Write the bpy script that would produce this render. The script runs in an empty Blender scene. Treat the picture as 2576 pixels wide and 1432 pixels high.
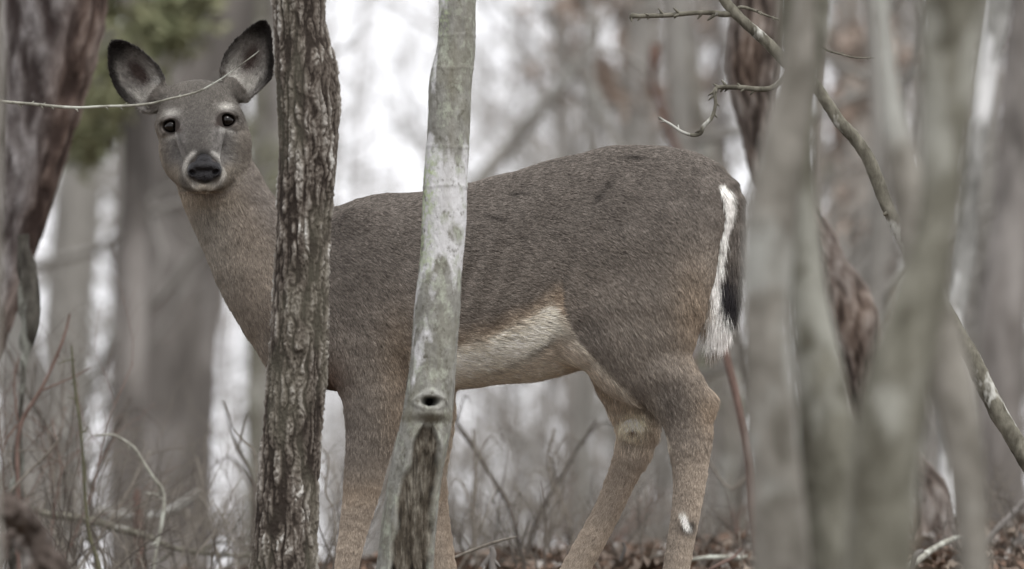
import bpy, math, random
import numpy as np
from mathutils import Vector

random.seed(7)
rng = np.random.default_rng(7)
scene = bpy.context.scene
COL = scene.collection

# ------------------------------------------------------------------ camera
PITCH = math.radians(4.0)          # the camera looks up the slope at the deer
DIST = 18.0                        # metres to the plane the deer stands in
S = 0.0008                         # metres per reference pixel in that plane
K = S / DIST
CZ = 0.707
CAMLOC = np.array([0.0, 18.0 - DIST * math.cos(PITCH), CZ - DIST * math.sin(PITCH)])
cam_data = bpy.data.cameras.new('camera')
cam = bpy.data.objects.new('camera', cam_data)
COL.objects.link(cam)
cam.location = CAMLOC
cam.rotation_euler = (math.radians(90) + PITCH, 0, 0)
cam_data.sensor_width = 36.0
cam_data.lens = 36.0 / (2576 * K)
cam_data.clip_start = 0.5
cam_data.clip_end = 6000
cam_data.dof.use_dof = True
cam_data.dof.focus_distance = 17.92
cam_data.dof.aperture_fstop = 4.8
cam_data.dof.aperture_blades = 0
scene.camera = cam

# ------------------------------------------------------------------ sky, sun, exposure (overcast)
SUN_EL, SUN_AZ = math.radians(58), math.radians(150)
world = bpy.data.worlds.new('World')
scene.world = world
world.use_nodes = True
wn, wl = world.node_tree.nodes, world.node_tree.links
wn.clear()
sky = wn.new('ShaderNodeTexSky')
sky.sky_type = 'NISHITA'
sky.sun_disc = False
sky.sun_elevation = SUN_EL
sky.sun_rotation = SUN_AZ
sky.air_density = 1.0
sky.dust_density = 4.0
hsv = wn.new('ShaderNodeHueSaturation')
hsv.inputs['Saturation'].default_value = 0.10
mixs = wn.new('ShaderNodeMix')
mixs.data_type = 'RGBA'
mixs.inputs['Factor'].default_value = 0.8
mixs.inputs['B'].default_value = (9.35, 9.38, 9.75, 1)
bg = wn.new('ShaderNodeBackground')
bg.inputs['Strength'].default_value = 0.10
wo = wn.new('ShaderNodeOutputWorld')
wl.new(sky.outputs[0], hsv.inputs['Color'])
wl.new(hsv.outputs[0], mixs.inputs['A'])
wl.new(mixs.outputs['Result'], bg.inputs['Color'])
wl.new(bg.outputs[0], wo.inputs[0])
sun_d = bpy.data.lights.new('sun', 'SUN')
sun_d.energy = 1.2
sun_d.angle = math.radians(25)
sun_d.color = (1.0, 0.97, 0.93)
sun = bpy.data.objects.new('sun', sun_d)
COL.objects.link(sun)
sun.rotation_euler = (math.radians(90) - SUN_EL, 0, math.radians(180) - SUN_AZ)
sun.location = (0, 0, 20)
scene.view_settings.view_transform = 'Standard'
scene.view_settings.look = 'None'
scene.view_settings.gamma = 1.0
scene.view_settings.use_curve_mapping = False
scene.view_settings.exposure = 0.85
scene.cycles.max_bounces = 5
scene.cycles.diffuse_bounces = 3
scene.cycles.use_denoising = True
scene.cycles_curves.shape = 'RIBBONS'

# ------------------------------------------------------------------ helpers
def at(px, py, Y):
    """World point seen at reference pixel (px, py), on the plane y = Y."""
    rx, ru = (px - 1288) * K, (716 - py) * K
    dx, dy, dz = rx, math.cos(PITCH) - ru * math.sin(PITCH), math.sin(PITCH) + ru * math.cos(PITCH)
    t = (Y - CAMLOC[1]) / dy
    return np.array([CAMLOC[0] + dx * t, Y, CAMLOC[2] + dz * t])

def pr(r, Y):
    return r * S * (Y - CAMLOC[1]) / DIST

def ss(a, b, x):
    t = np.clip((x - a) / (b - a), 0, 1)
    return t * t * (3 - 2 * t)

def _hash(ix, iy, iz, seed):
    h = (ix.astype(np.int64) * 374761393 + iy.astype(np.int64) * 668265263 + iz.astype(np.int64) * 2147483647 + seed * 1274126177) & 0xFFFFFFFF
    h = ((h ^ (h >> 13)) * 1274126177) & 0xFFFFFFFF
    h = ((h ^ (h >> 16)) * 2246822519) & 0xFFFFFFFF
    return h ^ (h >> 15)

_G = np.random.default_rng(3).normal(size=(256, 3))
_G /= np.linalg.norm(_G, axis=1)[:, None]

def noise3(x, y, z, seed=0):
    """Gradient noise, about -1..1."""
    x, y, z = np.broadcast_arrays(np.asarray(x, float), np.asarray(y, float), np.asarray(z, float))
    ix, iy, iz = np.floor(x), np.floor(y), np.floor(z)
    fx, fy, fz = x - ix, y - iy, z - iz
    u, v, w = [t * t * t * (t * (t * 6 - 15) + 10) for t in (fx, fy, fz)]
    out = np.zeros(x.shape)
    for a in (0, 1):
        for b in (0, 1):
            for c in (0, 1):
                g = _G[_hash(ix + a, iy + b, iz + c, seed) & 255]
                d = g[..., 0] * (fx - a) + g[..., 1] * (fy - b) + g[..., 2] * (fz - c)
                out += d * (u if a else 1 - u) * (v if b else 1 - v) * (w if c else 1 - w)
    return out * 1.6

def fbm(x, y, z, seed=0, octv=4):
    o, a, f = 0, 1.0, 1.0
    for i in range(octv):
        o = o + a * noise3(x * f, y * f, z * f, seed + i * 17)
        a *= .5
        f *= 2.03
    return o / 1.6

def mesh_from(name, V, F, mat=None, parent=None, smooth=True, attrs=None, loc=None):
    V = np.asarray(V, dtype=np.float32)
    F = np.asarray(F, dtype=np.int32)
    me = bpy.data.meshes.new(name)
    n, m, k = len(V), len(F), F.shape[1]
    me.vertices.add(n)
    me.vertices.foreach_set('co', V.ravel())
    me.loops.add(m * k)
    me.loops.foreach_set('vertex_index', F.ravel())
    me.polygons.add(m)
    me.polygons.foreach_set('loop_start', np.arange(0, m * k, k, dtype=np.int32))
    me.polygons.foreach_set('loop_total', np.full(m, k, dtype=np.int32))
    if smooth:
        me.polygons.foreach_set('use_smooth', np.ones(m, dtype=bool))
    me.update(calc_edges=True)
    for an, av in (attrs or {}).items():
        av = np.asarray(av, dtype=np.float32)
        if av.ndim == 2:
            at_ = me.attributes.new(an, 'FLOAT_COLOR', 'POINT')
            c = np.ones((n, 4), dtype=np.float32)
            c[:, :3] = av
            at_.data.foreach_set('color', c.ravel())
        else:
            at_ = me.attributes.new(an, 'FLOAT', 'POINT')
            at_.data.foreach_set('value', av)
    if mat:
        me.materials.append(mat)
    o = bpy.data.objects.new(name, me)
    COL.objects.link(o)
    if parent is not None:
        o.parent = parent
        o.matrix_parent_inverse.identity()
        o.location = -Vector(parent.location) if loc is None else loc
    return o

def tag(o, label=None, cat=None, group=None, kind=None):
    for k_, v_ in (('label', label), ('category', cat), ('group', group), ('kind', kind)):
        if v_:
            o[k_] = v_
    return o

def empty(name, loc, label, cat, group=None):
    o = bpy.data.objects.new(name, None)
    COL.objects.link(o)
    o.location = loc
    o.empty_display_size = 0.1
    return tag(o, label, cat, group)

def resample(P, R, n, smooth=True):
    """Smooth curve through points P with radii R (Catmull-Rom on chord length)."""
    P = np.asarray(P, float)
    R = np.asarray(R, float)
    Q = np.column_stack([P, R])
    if len(Q) == 2 or not smooth:
        d = np.r_[0, np.cumsum(np.linalg.norm(np.diff(P, axis=0), axis=1))]
        t = np.linspace(0, d[-1], n)
        out = np.column_stack([np.interp(t, d, Q[:, i]) for i in range(4)])
        return out[:, :3], out[:, 3]
    d = np.r_[0, np.cumsum(np.maximum(np.linalg.norm(np.diff(P, axis=0), axis=1), 1e-9))]
    m = np.zeros_like(Q)
    m[1:-1] = (Q[2:] - Q[:-2]) / (d[2:] - d[:-2])[:, None]
    m[0] = (Q[1] - Q[0]) / (d[1] - d[0])
    m[-1] = (Q[-1] - Q[-2]) / (d[-1] - d[-2])
    t = np.linspace(0, d[-1], n)
    i = np.clip(np.searchsorted(d, t, side='right') - 1, 0, len(d) - 2)
    h = (d[i + 1] - d[i])
    s = ((t - d[i]) / h)[:, None]
    h = h[:, None]
    out = (2 * s**3 - 3 * s**2 + 1) * Q[i] + (s**3 - 2 * s**2 + s) * h * m[i] + (-2 * s**3 + 3 * s**2) * Q[i + 1] + (s**3 - s**2) * h * m[i + 1]
    return out[:, :3], np.maximum(out[:, 3], R.min() * .5)

def frames(P):
    T = np.gradient(P, axis=0)
    T /= np.linalg.norm(T, axis=1)[:, None] + 1e-12
    a = np.array([0.0, 1.0, 0.0])
    if abs(T[0] @ a) > .9:
        a = np.array([1.0, 0, 0])
    N = np.zeros_like(P)
    for i in range(len(P)):
        a = a - (a @ T[i]) * T[i]
        a /= np.linalg.norm(a) + 1e-12
        N[i] = a
    return T, N, np.cross(T, N)

class Tubes:
    def __init__(self):
        self.V, self.F, self.n = [], [], 0
    def add(self, P, R, sides=5):
        P = np.asarray(P, float)
        R = np.asarray(R, float)
        T, N, B = frames(P)
        th = np.linspace(0, 2 * np.pi, sides, endpoint=False)
        c, s = np.cos(th), np.sin(th)
        V = P[:, None] + R[:, None, None] * (N[:, None] * c[None, :, None] + B[:, None] * s[None, :, None])
        m = len(P)
        i = np.arange(m - 1)[:, None] * sides
        j = np.arange(sides)[None]
        k = (np.arange(sides)[None] + 1) % sides
        F = np.stack([i + j, i + k, i + sides + k, i + sides + j], -1).reshape(-1, 4)
        self.V.append(V.reshape(-1, 3))
        self.F.append(F + self.n)
        self.n += m * sides
        # tip cap
        if sides >= 4:
            b = (m - 1) * sides
            tip = P[-1] + T[-1] * R[-1] * .5
            self.V.append(tip[None])
            j0 = np.arange(sides)
            Fc = np.stack([b + j0, b + (j0 + 1) % sides, np.full(sides, m * sides), np.full(sides, m * sides)], -1)
            self.F.append(Fc[:, [0, 1, 2, 2]] + (self.n - m * sides))
            self.n += 1
    def build(self, name, mat, parent=None, **kw):
        V = np.concatenate(self.V)
        F = np.concatenate(self.F)
        q = F[F[:, 2] != F[:, 3]]
        t = F[F[:, 2] == F[:, 3]][:, :3]
        me_f = q
        if len(t):       # one polygon list with quads and tris
            return poly_mesh(name, V, q, t, mat, parent, **kw)
        return mesh_from(name, V, me_f, mat, parent, **kw)

def poly_mesh(name, V, Q, T, mat=None, parent=None, smooth=True, loc=None, attrs=None):
    V = np.asarray(V, dtype=np.float32)
    me = bpy.data.meshes.new(name)
    me.vertices.add(len(V))
    me.vertices.foreach_set('co', V.ravel())
    L = np.concatenate([Q.ravel(), T.ravel()]).astype(np.int32)
    me.loops.add(len(L))
    me.loops.foreach_set('vertex_index', L)
    me.polygons.add(len(Q) + len(T))
    st = np.concatenate([np.arange(len(Q)) * 4, len(Q) * 4 + np.arange(len(T)) * 3]).astype(np.int32)
    me.polygons.foreach_set('loop_start', st)
    me.polygons.foreach_set('loop_total', np.concatenate([np.full(len(Q), 4), np.full(len(T), 3)]).astype(np.int32))
    if smooth:
        me.polygons.foreach_set('use_smooth', np.ones(len(Q) + len(T), dtype=bool))
    me.update(calc_edges=True)
    for an, av in (attrs or {}).items():
        a_ = me.attributes.new(an, 'FLOAT', 'POINT')
        a_.data.foreach_set('value', np.asarray(av, dtype=np.float32))
    if mat:
        me.materials.append(mat)
    o = bpy.data.objects.new(name, me)
    COL.objects.link(o)
    if parent is not None:
        o.parent = parent
        o.location = -Vector(parent.location) if loc is None else loc
    return o

# ------------------------------------------------------------------ materials
class NT:
    def __init__(self, name, rough=0.85, spec=0.25):
        self.m = bpy.data.materials.new(name)
        self.m.use_nodes = True
        self.n, self.l = self.m.node_tree.nodes, self.m.node_tree.links
        self.b = self.n['Principled BSDF']
        self.b.inputs['Roughness'].default_value = rough
        self.b.inputs['Specular IOR Level'].default_value = spec
        self.tc = None
    def coord(self, scale=(1, 1, 1), kind='Object'):
        if self.tc is None:
            self.tc = self.n.new('ShaderNodeTexCoord')
        mp = self.n.new('ShaderNodeMapping')
        mp.inputs['Scale'].default_value = scale
        self.l.new(self.tc.outputs[kind], mp.inputs['Vector'])
        return mp.outputs[0]
    def noise(self, scale, stretch=(1, 1, 1), detail=4, rough=.6, dist=0.0):
        t = self.n.new('ShaderNodeTexNoise')
        t.inputs['Scale'].default_value = scale
        t.inputs['Detail'].default_value = detail
        t.inputs['Roughness'].default_value = rough
        t.inputs['Distortion'].default_value = dist
        self.l.new(self.coord(stretch), t.inputs['Vector'])
        return t.outputs['Fac']
    def attr(self, name, out='Fac'):
        a = self.n.new('ShaderNodeAttribute')
        a.attribute_name = name
        return a.outputs[out]
    def ramp(self, fac, stops):
        r = self.n.new('ShaderNodeValToRGB')
        el = r.color_ramp.elements
        while len(el) < len(stops):
            el.new(0.5)
        for e, (p, c) in zip(el, stops):
            e.position = p
            e.color = (*c, 1) if len(c) == 3 else c
        self.l.new(fac, r.inputs[0])
        return r.outputs[0]
    def step(self, fac, a, b):
        return self.ramp(fac, [(a, (0, 0, 0)), (b, (1, 1, 1))])
    def mix(self, fac, a, b, mode='MIX'):
        x = self.n.new('ShaderNodeMix')
        x.data_type = 'RGBA'
        x.blend_type = mode
        for s_, v in (('Factor', fac), ('A', a), ('B', b)):
            if hasattr(v, 'is_linked') or hasattr(v, 'links'):
                self.l.new(v, x.inputs[s_])
            elif isinstance(v, (int, float)):
                x.inputs[s_].default_value = v
            else:
                x.inputs[s_].default_value = (*v, 1)
        return x.outputs['Result']
    def color(self, c):
        if isinstance(c, tuple):
            self.b.inputs['Base Color'].default_value = (*c, 1)
        else:
            self.l.new(c, self.b.inputs['Base Color'])
        return self
    def bump(self, h, strength=.5, dist=.01):
        b = self.n.new('ShaderNodeBump')
        b.inputs['Strength'].default_value = strength
        b.inputs['Distance'].default_value = dist
        self.l.new(h, b.inputs['Height'])
        self.l.new(b.outputs[0], self.b.inputs['Normal'])
        return self

def simple_bark(name, dark, light, sc=14, stretch=(1, 1, .22), patch=None, patch_amt=(.55, .65), bump=.01):
    t = NT(name, .9, .15)
    f = t.noise(sc, stretch, 5, .65, .3)
    c = t.ramp(f, [(.32, dark), (.66, light)])
    if patch:
        f2 = t.noise(sc * .35, (1, 1, .5), 4, .6)
        c = t.mix(t.step(f2, *patch_amt), c, patch)
    t.color(c)
    t.bump(f, .8, bump)
    return t.m
# ------------------------------------------------------------------ the deer: one implicit surface
# Deer coordinates: x, y in reference pixels of the deer's plane, d towards the camera in the same unit.
TAN = math.tan(PITCH)       # shears the deer with depth so its features line up from this camera
def D2W(p):
    p = np.atleast_2d(p)
    return np.column_stack([(p[:, 0] - 1288) * S, 18.0 - p[:, 2] * S, CZ - (p[:, 1] - 716) * S - p[:, 2] * S * TAN])

class Field:
    def __init__(self, gx, gy, gd):
        self.gx, self.gy, self.gd = gx, gy, gd
        self.F = np.full((len(gx), len(gy), len(gd)), 60.0, np.float32)
    def box(self, lo, hi):
        s = [slice(max(np.searchsorted(g, a) - 1, 0), np.searchsorted(g, b) + 1) for g, a, b in zip((self.gx, self.gy, self.gd), lo, hi)]
        X = self.gx[s[0]][:, None, None]
        Y = self.gy[s[1]][None, :, None]
        Z = self.gd[s[2]][None, None, :]
        return tuple(s), X, Y, Z
    def add(self, s, f, k, sub=False):
        a = self.F[s]
        if sub:
            b = -f
            h = np.maximum(k - np.abs(a - b), 0) / k
            self.F[s] = np.maximum(a, b) + h * h * k * .25
        else:
            h = np.maximum(k - np.abs(a - f), 0) / k
            self.F[s] = np.minimum(a, f) - h * h * k * .25
    def ell(self, c, r, k=25, sub=False, rot=0.0):
        m = max(r) + k + 12
        s, X, Y, Z = self.box([c[i] - m for i in range(3)], [c[i] + m for i in range(3)])
        x, y, z = X - c[0], Y - c[1], Z - c[2]
        if rot:
            cr, sr = math.cos(rot), math.sin(rot)
            x, y = x * cr + y * sr, -x * sr + y * cr
        q = np.sqrt((x / r[0])**2 + (y / r[1])**2 + (z / r[2])**2)
        g = np.sqrt((x / r[0]**2)**2 + (y / r[1]**2)**2 + (z / r[2]**2)**2) + 1e-6
        f = q * (q - 1) / g
        self.add(s, f, k, sub)
    def cap(self, p0, p1, k=25, flat=1.0):
        (x0, y0, d0, r0), (x1, y1, d1, r1) = p0, p1
        m = max(r0, r1) + k + 12
        s, X, Y, Z = self.box([min(x0, x1) - m, min(y0, y1) - m, min(d0, d1) - m], [max(x0, x1) + m, max(y0, y1) + m, max(d0, d1) + m])
        v = np.array([x1 - x0, y1 - y0, (d1 - d0) / flat])
        L = v @ v
        px, py, pz = X - x0, Y - y0, (Z - d0) / flat
        t = np.clip((px * v[0] + py * v[1] + pz * v[2]) / L, 0, 1)
        f = np.sqrt((px - t * v[0])**2 + (py - t * v[1])**2 + (pz - t * v[2])**2) - (r0 + (r1 - r0) * t)
        self.add(s, f, k)
    def chain(self, pts, n, k=25, k_in=6, flat=1.0):
        P = np.array(pts, float)
        Q, R = resample(P[:, :3], P[:, 3], n)
        # union the chain alone first so that its own joints do not swell
        sub = Field(self.gx, self.gy, self.gd)
        m = R.max() + k + 12
        s, X, Y, Z = self.box(Q.min(0) - m, Q.max(0) + m)
        sub.gx, sub.gy, sub.gd = self.gx[s[0]], self.gy[s[1]], self.gd[s[2]]
        sub.F = np.full((len(sub.gx), len(sub.gy), len(sub.gd)), 60.0, np.float32)
        for i in range(n - 1):
            sub.cap((*Q[i], R[i]), (*Q[i + 1], R[i + 1]), k_in, flat)
        self.add(s, sub.F, k)
    def mesh(self, iters=1):
        F = self.F
        ins = F < 0
        nx, ny, nz = F.shape
        c = np.zeros((nx - 1, ny - 1, nz - 1), np.uint8)
        for a in (0, 1):
            for b in (0, 1):
                for e in (0, 1):
                    c += ins[a:nx - 1 + a, b:ny - 1 + b, e:nz - 1 + e]
        act = (c > 0) & (c < 8)
        I, J, L = np.nonzero(act)
        idx = np.full(act.shape, -1, np.int32)
        idx[I, J, L] = np.arange(len(I))
        acc = np.zeros((len(I), 3))
        cnt = np.zeros(len(I))
        g = (self.gx, self.gy, self.gd)
        def pos(i, j, l):
            return np.column_stack([g[0][i], g[1][j], g[2][l]])
        cor = [(a, b, e) for a in (0, 1) for b in (0, 1) for e in (0, 1)]
        for u in cor:
            for ax in range(3):
                if u[ax]:
                    continue
                v = list(u)
                v[ax] = 1
                f0 = F[I + u[0], J + u[1], L + u[2]]
                f1 = F[I + v[0], J + v[1], L + v[2]]
                m = (f0 < 0) != (f1 < 0)
                t = (f0 / (f0 - f1 + 1e-20))[:, None]
                p = pos(I + u[0], J + u[1], L + u[2]) * (1 - t) + pos(I + v[0], J + v[1], L + v[2]) * t
                acc[m] += p[m]
                cnt[m] += 1
        V = acc / cnt[:, None]
        faces = []
        for ax in range(3):
            sl0 = [slice(None)] * 3
            sl1 = [slice(None)] * 3
            sl0[ax] = slice(0, -1)
            sl1[ax] = slice(1, None)
            a_, b_ = ins[tuple(sl0)], ins[tuple(sl1)]
            e = np.nonzero(a_ != b_)
            o1, o2 = [(1, 2), (2, 0), (0, 1)][ax]
            E = np.array(e)
            ok = (E[o1] > 0) & (E[o2] > 0) & (E[o1] < F.shape[o1] - 1) & (E[o2] < F.shape[o2] - 1)
            E = E[:, ok]
            flip = a_[tuple(E)]
            q = []
            for (m1, m2) in ((1, 1), (0, 1), (0, 0), (1, 0)):
                G = E.copy()
                G[o1] -= m1
                G[o2] -= m2
                q.append(idx[tuple(G)])
            q = np.array(q).T
            q[~flip] = q[~flip][:, ::-1]
            faces.append(q)
        Fc = np.concatenate(faces)
        Fc = Fc[(Fc >= 0).all(1)]
        for _ in range(iters):     # light smoothing along the edges
            e = np.concatenate([Fc[:, [0, 1]], Fc[:, [1, 2]], Fc[:, [2, 3]], Fc[:, [3, 0]]])
            S_ = np.zeros_like(V)
            n_ = np.zeros(len(V))
            for k_ in range(3):
                S_[:, k_] = np.bincount(e[:, 0], V[e[:, 1], k_], len(V)) + np.bincount(e[:, 1], V[e[:, 0], k_], len(V))
            n_ = np.bincount(e[:, 0], minlength=len(V)) + np.bincount(e[:, 1], minlength=len(V))
            V = V * .5 + .5 * S_ / np.maximum(n_, 1)[:, None]
        return V, Fc

def poly_sd(px, py, X, Y):
    """Signed distance to a closed polygon (negative inside)."""
    n = len(px)
    d = np.full(np.broadcast(X, Y).shape, 1e9)
    ins = np.zeros(d.shape, bool)
    for i in range(n):
        x0, y0, x1, y1 = px[i], py[i], px[(i + 1) % n], py[(i + 1) % n]
        ex, ey = x1 - x0, y1 - y0
        wx, wy = X - x0, Y - y0
        t = np.clip((wx * ex + wy * ey) / (ex * ex + ey * ey + 1e-9), 0, 1)
        d = np.minimum(d, (wx - t * ex)**2 + (wy - t * ey)**2)
        cr = ((y0 > Y) != (y1 > Y)) & (X < (x1 - x0) * (Y - y0) / (y1 - y0 + 1e-12) + x0)
        ins ^= cr
    return np.where(ins, -1, 1) * np.sqrt(d)

def closed_spline(pts, n=60):
    P = np.array(pts, float)
    P = np.vstack([P[-2:], P, P[:3]])
    out = []
    for i in range(2, len(P) - 3):
        for t in np.linspace(0, 1, 6, endpoint=False):
            p0, p1, p2, p3 = P[i - 1], P[i], P[i + 1], P[i + 2]
            out.append(.5 * ((2 * p1) + (-p0 + p2) * t + (2 * p0 - 5 * p1 + 4 * p2 - p3) * t * t + (-p0 + 3 * p1 - 3 * p2 + p3) * t**3))
    return np.array(out)

EAR_L = closed_spline([(416, 214), (402, 172), (372, 137), (333, 110), (292, 97), (273, 114), (270, 158), (281, 202), (302, 240), (332, 263), (366, 280), (392, 270), (412, 245)])
EAR_R = closed_spline([(553, 190), (557, 150), (574, 116), (602, 86), (640, 56), (664, 50), (679, 76), (684, 118), (686, 160), (680, 196), (655, 224), (626, 246), (606, 250), (575, 225)])

gx = np.concatenate([np.arange(255, 700, 3.5), np.arange(700, 1900, 7.0)])
gy = np.concatenate([np.arange(30, 500, 3.5), np.arange(500, 1640, 7.0)])
gd = np.concatenate([np.arange(-215, -60, 7.0), np.arange(-60, 245, 4.5)])
fd = Field(gx, gy, gd)

# trunk: exact side outline, elliptical sections
tx = [700, 740, 800, 850, 900, 960, 1060, 1150, 1250, 1330, 1400, 1460, 1540, 1650, 1720, 1780, 1815, 1840, 1858]
tt = [590, 548, 530, 520, 503, 491, 485, 466, 444, 421, 400, 386, 367, 365, 375, 398, 430, 466, 504]
tb = [760, 900, 955, 975, 982, 982, 975, 968, 958, 950, 938, 920, 890, 850, 820, 740, 640, 560, 505]
tw = [70, 95, 128, 145, 155, 165, 180, 186, 184, 176, 164, 152, 142, 136, 124, 100, 74, 48, 15]
s, X, Y, Z = fd.box((690, 300, -215), (1880, 1100, 245))
xs = np.clip(X, 702, 1857)
def spl(xq, xk, yk):
    P, _ = resample(np.column_stack([xk, yk, np.zeros(len(xk))]), np.ones(len(xk)), 600)
    return np.interp(xq, P[:, 0], P[:, 1])
top, bot, wid = spl(xs, tx, tt), spl(xs, tx, tb), spl(xs, tx, tw)
cy_, hh = (top + bot) / 2, (bot - top) / 2
v_ = (Y - cy_) / hh
# narrower along the back than at the ribs
vc = np.clip(v_, -1.2, 1.2)
ww = wid * (1.0 + .12 * vc - .05 * vc * vc)
q = np.sqrt(np.abs(v_)**2.15 + np.abs(Z / ww)**2.15 + 1e-9)
f = (q - 1) * np.minimum(hh, ww) * .9
f = np.sqrt(np.maximum(f, 0)**2 + np.maximum(np.abs(X - xs), 0)**2) * (f > 0) + f * (f <= 0) + (f <= 0) * np.abs(X - xs)
fd.add(s, f, 10)
# neck
fd.chain([(520, 395, -30, 92), (545, 450, -30, 98), (588, 540, -25, 104), (655, 640, -15, 122), (728, 735, -5, 150), (800, 800, 0, 160)], 12, 45, 8, .82)
fd.ell((760, 860, 0), (85, 105, 100), 40, rot=.35)
# near shoulder, foreleg
fd.ell((930, 720, 95), (95, 190, 66), 60, rot=-.12)
fd.ell((900, 870, 95), (75, 95, 55), 50)
fd.chain([(925, 880, 78, 88), (940, 960, 88, 80), (938, 1050, 98, 63), (925, 1150, 102, 50), (915, 1215, 102, 45), (909, 1250, 102, 41), (894, 1320, 100, 33), (875, 1420, 98, 27), (863, 1500, 98, 27), (855, 1535, 98, 29), (838, 1570, 102, 22)], 22, 40, 5, .88)
# far foreleg
fd.chain([(1030, 880, -60, 85), (1080, 980, -88, 62), (1085, 1070, -98, 49), (1084, 1180, -100, 34), (1092, 1240, -100, 30), (1101, 1300, -100, 26), (1114, 1420, -98, 29), (1122, 1500, -98, 29), (1112, 1535, -98, 27), (1098, 1570, -95, 22)], 20, 40, 5, .88)
# near haunch and hind leg
fd.ell((1600, 700, 78), (170, 215, 84), 60, rot=-.15)
fd.chain([(1592, 800, 70, 158), (1600, 880, 82, 124), (1650, 932, 92, 91), (1698, 988, 96, 73), (1726, 1052, 97, 59), (1732, 1120, 97, 50), (1733, 1200, 97, 39), (1722, 1290, 97, 33), (1703, 1400, 97, 31), (1690, 1490, 97, 32), (1683, 1530, 98, 33), (1668, 1568, 102, 25)], 24, 45, 5, .62)
fd.cap((1650, 930, 96, 50), (1772, 1008, 96, 20), 26)
fd.cap((1772, 1008, 96, 20), (1745, 1120, 96, 28), 18)
# far hind leg
fd.chain([(1560, 820, -70, 120), (1578, 920, -92, 92), (1592, 1000, -98, 66), (1603, 1075, -98, 50), (1588, 1150, -98, 41), (1562, 1210, -98, 35), (1530, 1285, -98, 32), (1484, 1370, -98, 33), (1440, 1450, -98, 33), (1405, 1515, -98, 34), (1380, 1550, -95, 25)], 22, 40, 5, .8)
fd.cap((1595, 960, -95, 40), (1641, 1068, -95, 17), 24)
fd.cap((1638, 1072, -95, 15), (1604, 1150, -95, 18), 14)
fd.ell((1592, 1076, -60), (26, 26, 15), 16)
# fold of the flank
fd.cap((1385, 760, 105, 26), (1445, 862, 95, 26), 50)
fd.cap((1445, 862, 95, 26), (1505, 905, 80, 14), 36)
# hooves
for hx, hy, hd in ((830, 1590, 102), (1088, 1590, -95), (1655, 1590, 102), (1366, 1576, -95)):
    for sd_ in (-11, 11):
        fd.cap((hx + 14, hy - 22, hd + sd_, 13), (hx - 14, hy, hd + sd_ * 1.1, 9), 6)
# tail
TAIL = [(1794, 448, 10, 36), (1830, 488, 18, 31), (1838, 560, 20, 29), (1830, 650, 22, 31), (1816, 730, 24, 36), (1806, 785, 24, 27), (1798, 835, 24, 10)]
fd.chain(TAIL, 14, 18, 6, .8)

# head
k1 = 22
fd.ell((500, 283, -8), (96, 74, 82), k1)
fd.ell((496, 232, -12), (74, 26, 46), k1)
fd.ell((428, 312, 18), (34, 36, 46), k1, rot=.2)
fd.ell((573, 298, 18), (34, 36, 46), k1, rot=-.2)
fd.chain([(500, 270, 30, 62), (503, 320, 72, 60), (507, 365, 120, 50), (513, 402, 155, 40), (516, 428, 166, 32)], 9, k1, 8, 1.0)
fd.ell((452, 365, 0), (50, 75, 62), k1)
fd.ell((574, 360, 0), (54, 78, 62), k1)
fd.chain([(470, 410, 0, 50), (488, 440, 80, 36), (500, 450, 140, 26), (515, 455, 162, 18)], 7, k1, 8)
fd.chain([(560, 410, 0, 52), (540, 440, 80, 36), (526, 450, 140, 26), (514, 455, 168, 18)], 7, k1, 8)
fd.ell((518, 464, 163), (23, 14, 20), 12)
# muzzle sides
fd.ell((484, 430, 160), (20, 24, 26), 14)
fd.ell((542, 428, 160), (20, 24, 26), 14)
# ears
for E_, rimd, base, back in ((EAR_L, -8, (400, 246, -22), (375, 225)), (EAR_R, -12, (588, 226, -26), (612, 200))):
    lo, hi = E_.min(0) - 20, E_.max(0) + 20
    s, X, Y, Z = fd.box((lo[0], lo[1], -110), (hi[0], hi[1], 60))
    sd = poly_sd(E_[:, 0], E_[:, 1], X[:, :, 0], Y[:, :, 0])[:, :, None]
    e = np.maximum(-sd, 0)
    mid = rimd - 46 * (1 - np.exp(-e / 20.0))
    f = np.maximum(sd, np.abs(Z - mid) - 4.6) * .8
    fd.add(s, f, 5)
    fd.cap((base[0], base[1], base[2], 30), (back[0], back[1], -62, 20), 20)
# eyes: find the surface, sink a socket
def surf_d(x, y):
    i, j = np.searchsorted(gx, x), np.searchsorted(gy, y)
    col = fd.F[i, j]
    k_ = np.nonzero(col < 0)[0].max()
    return gd[k_]
EYES = []
for ex, ey, side in ((430, 317, -1), (573, 302, 1)):
    dd = surf_d(ex, ey)
    c = (ex - side * 3, ey, dd - 12)
    EYES.append((c, side))
    fd.ell((ex, ey - 14, dd - 6), (27, 12, 14), 10)       # upper lid
    fd.ell((ex, ey + 13, dd - 9), (24, 9, 12), 10)        # lower lid
    fd.ell((c[0] + side, c[1], c[2] + 7), (21.5, 16, 22), 5, sub=True)
DV, DF = fd.mesh(4)
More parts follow.
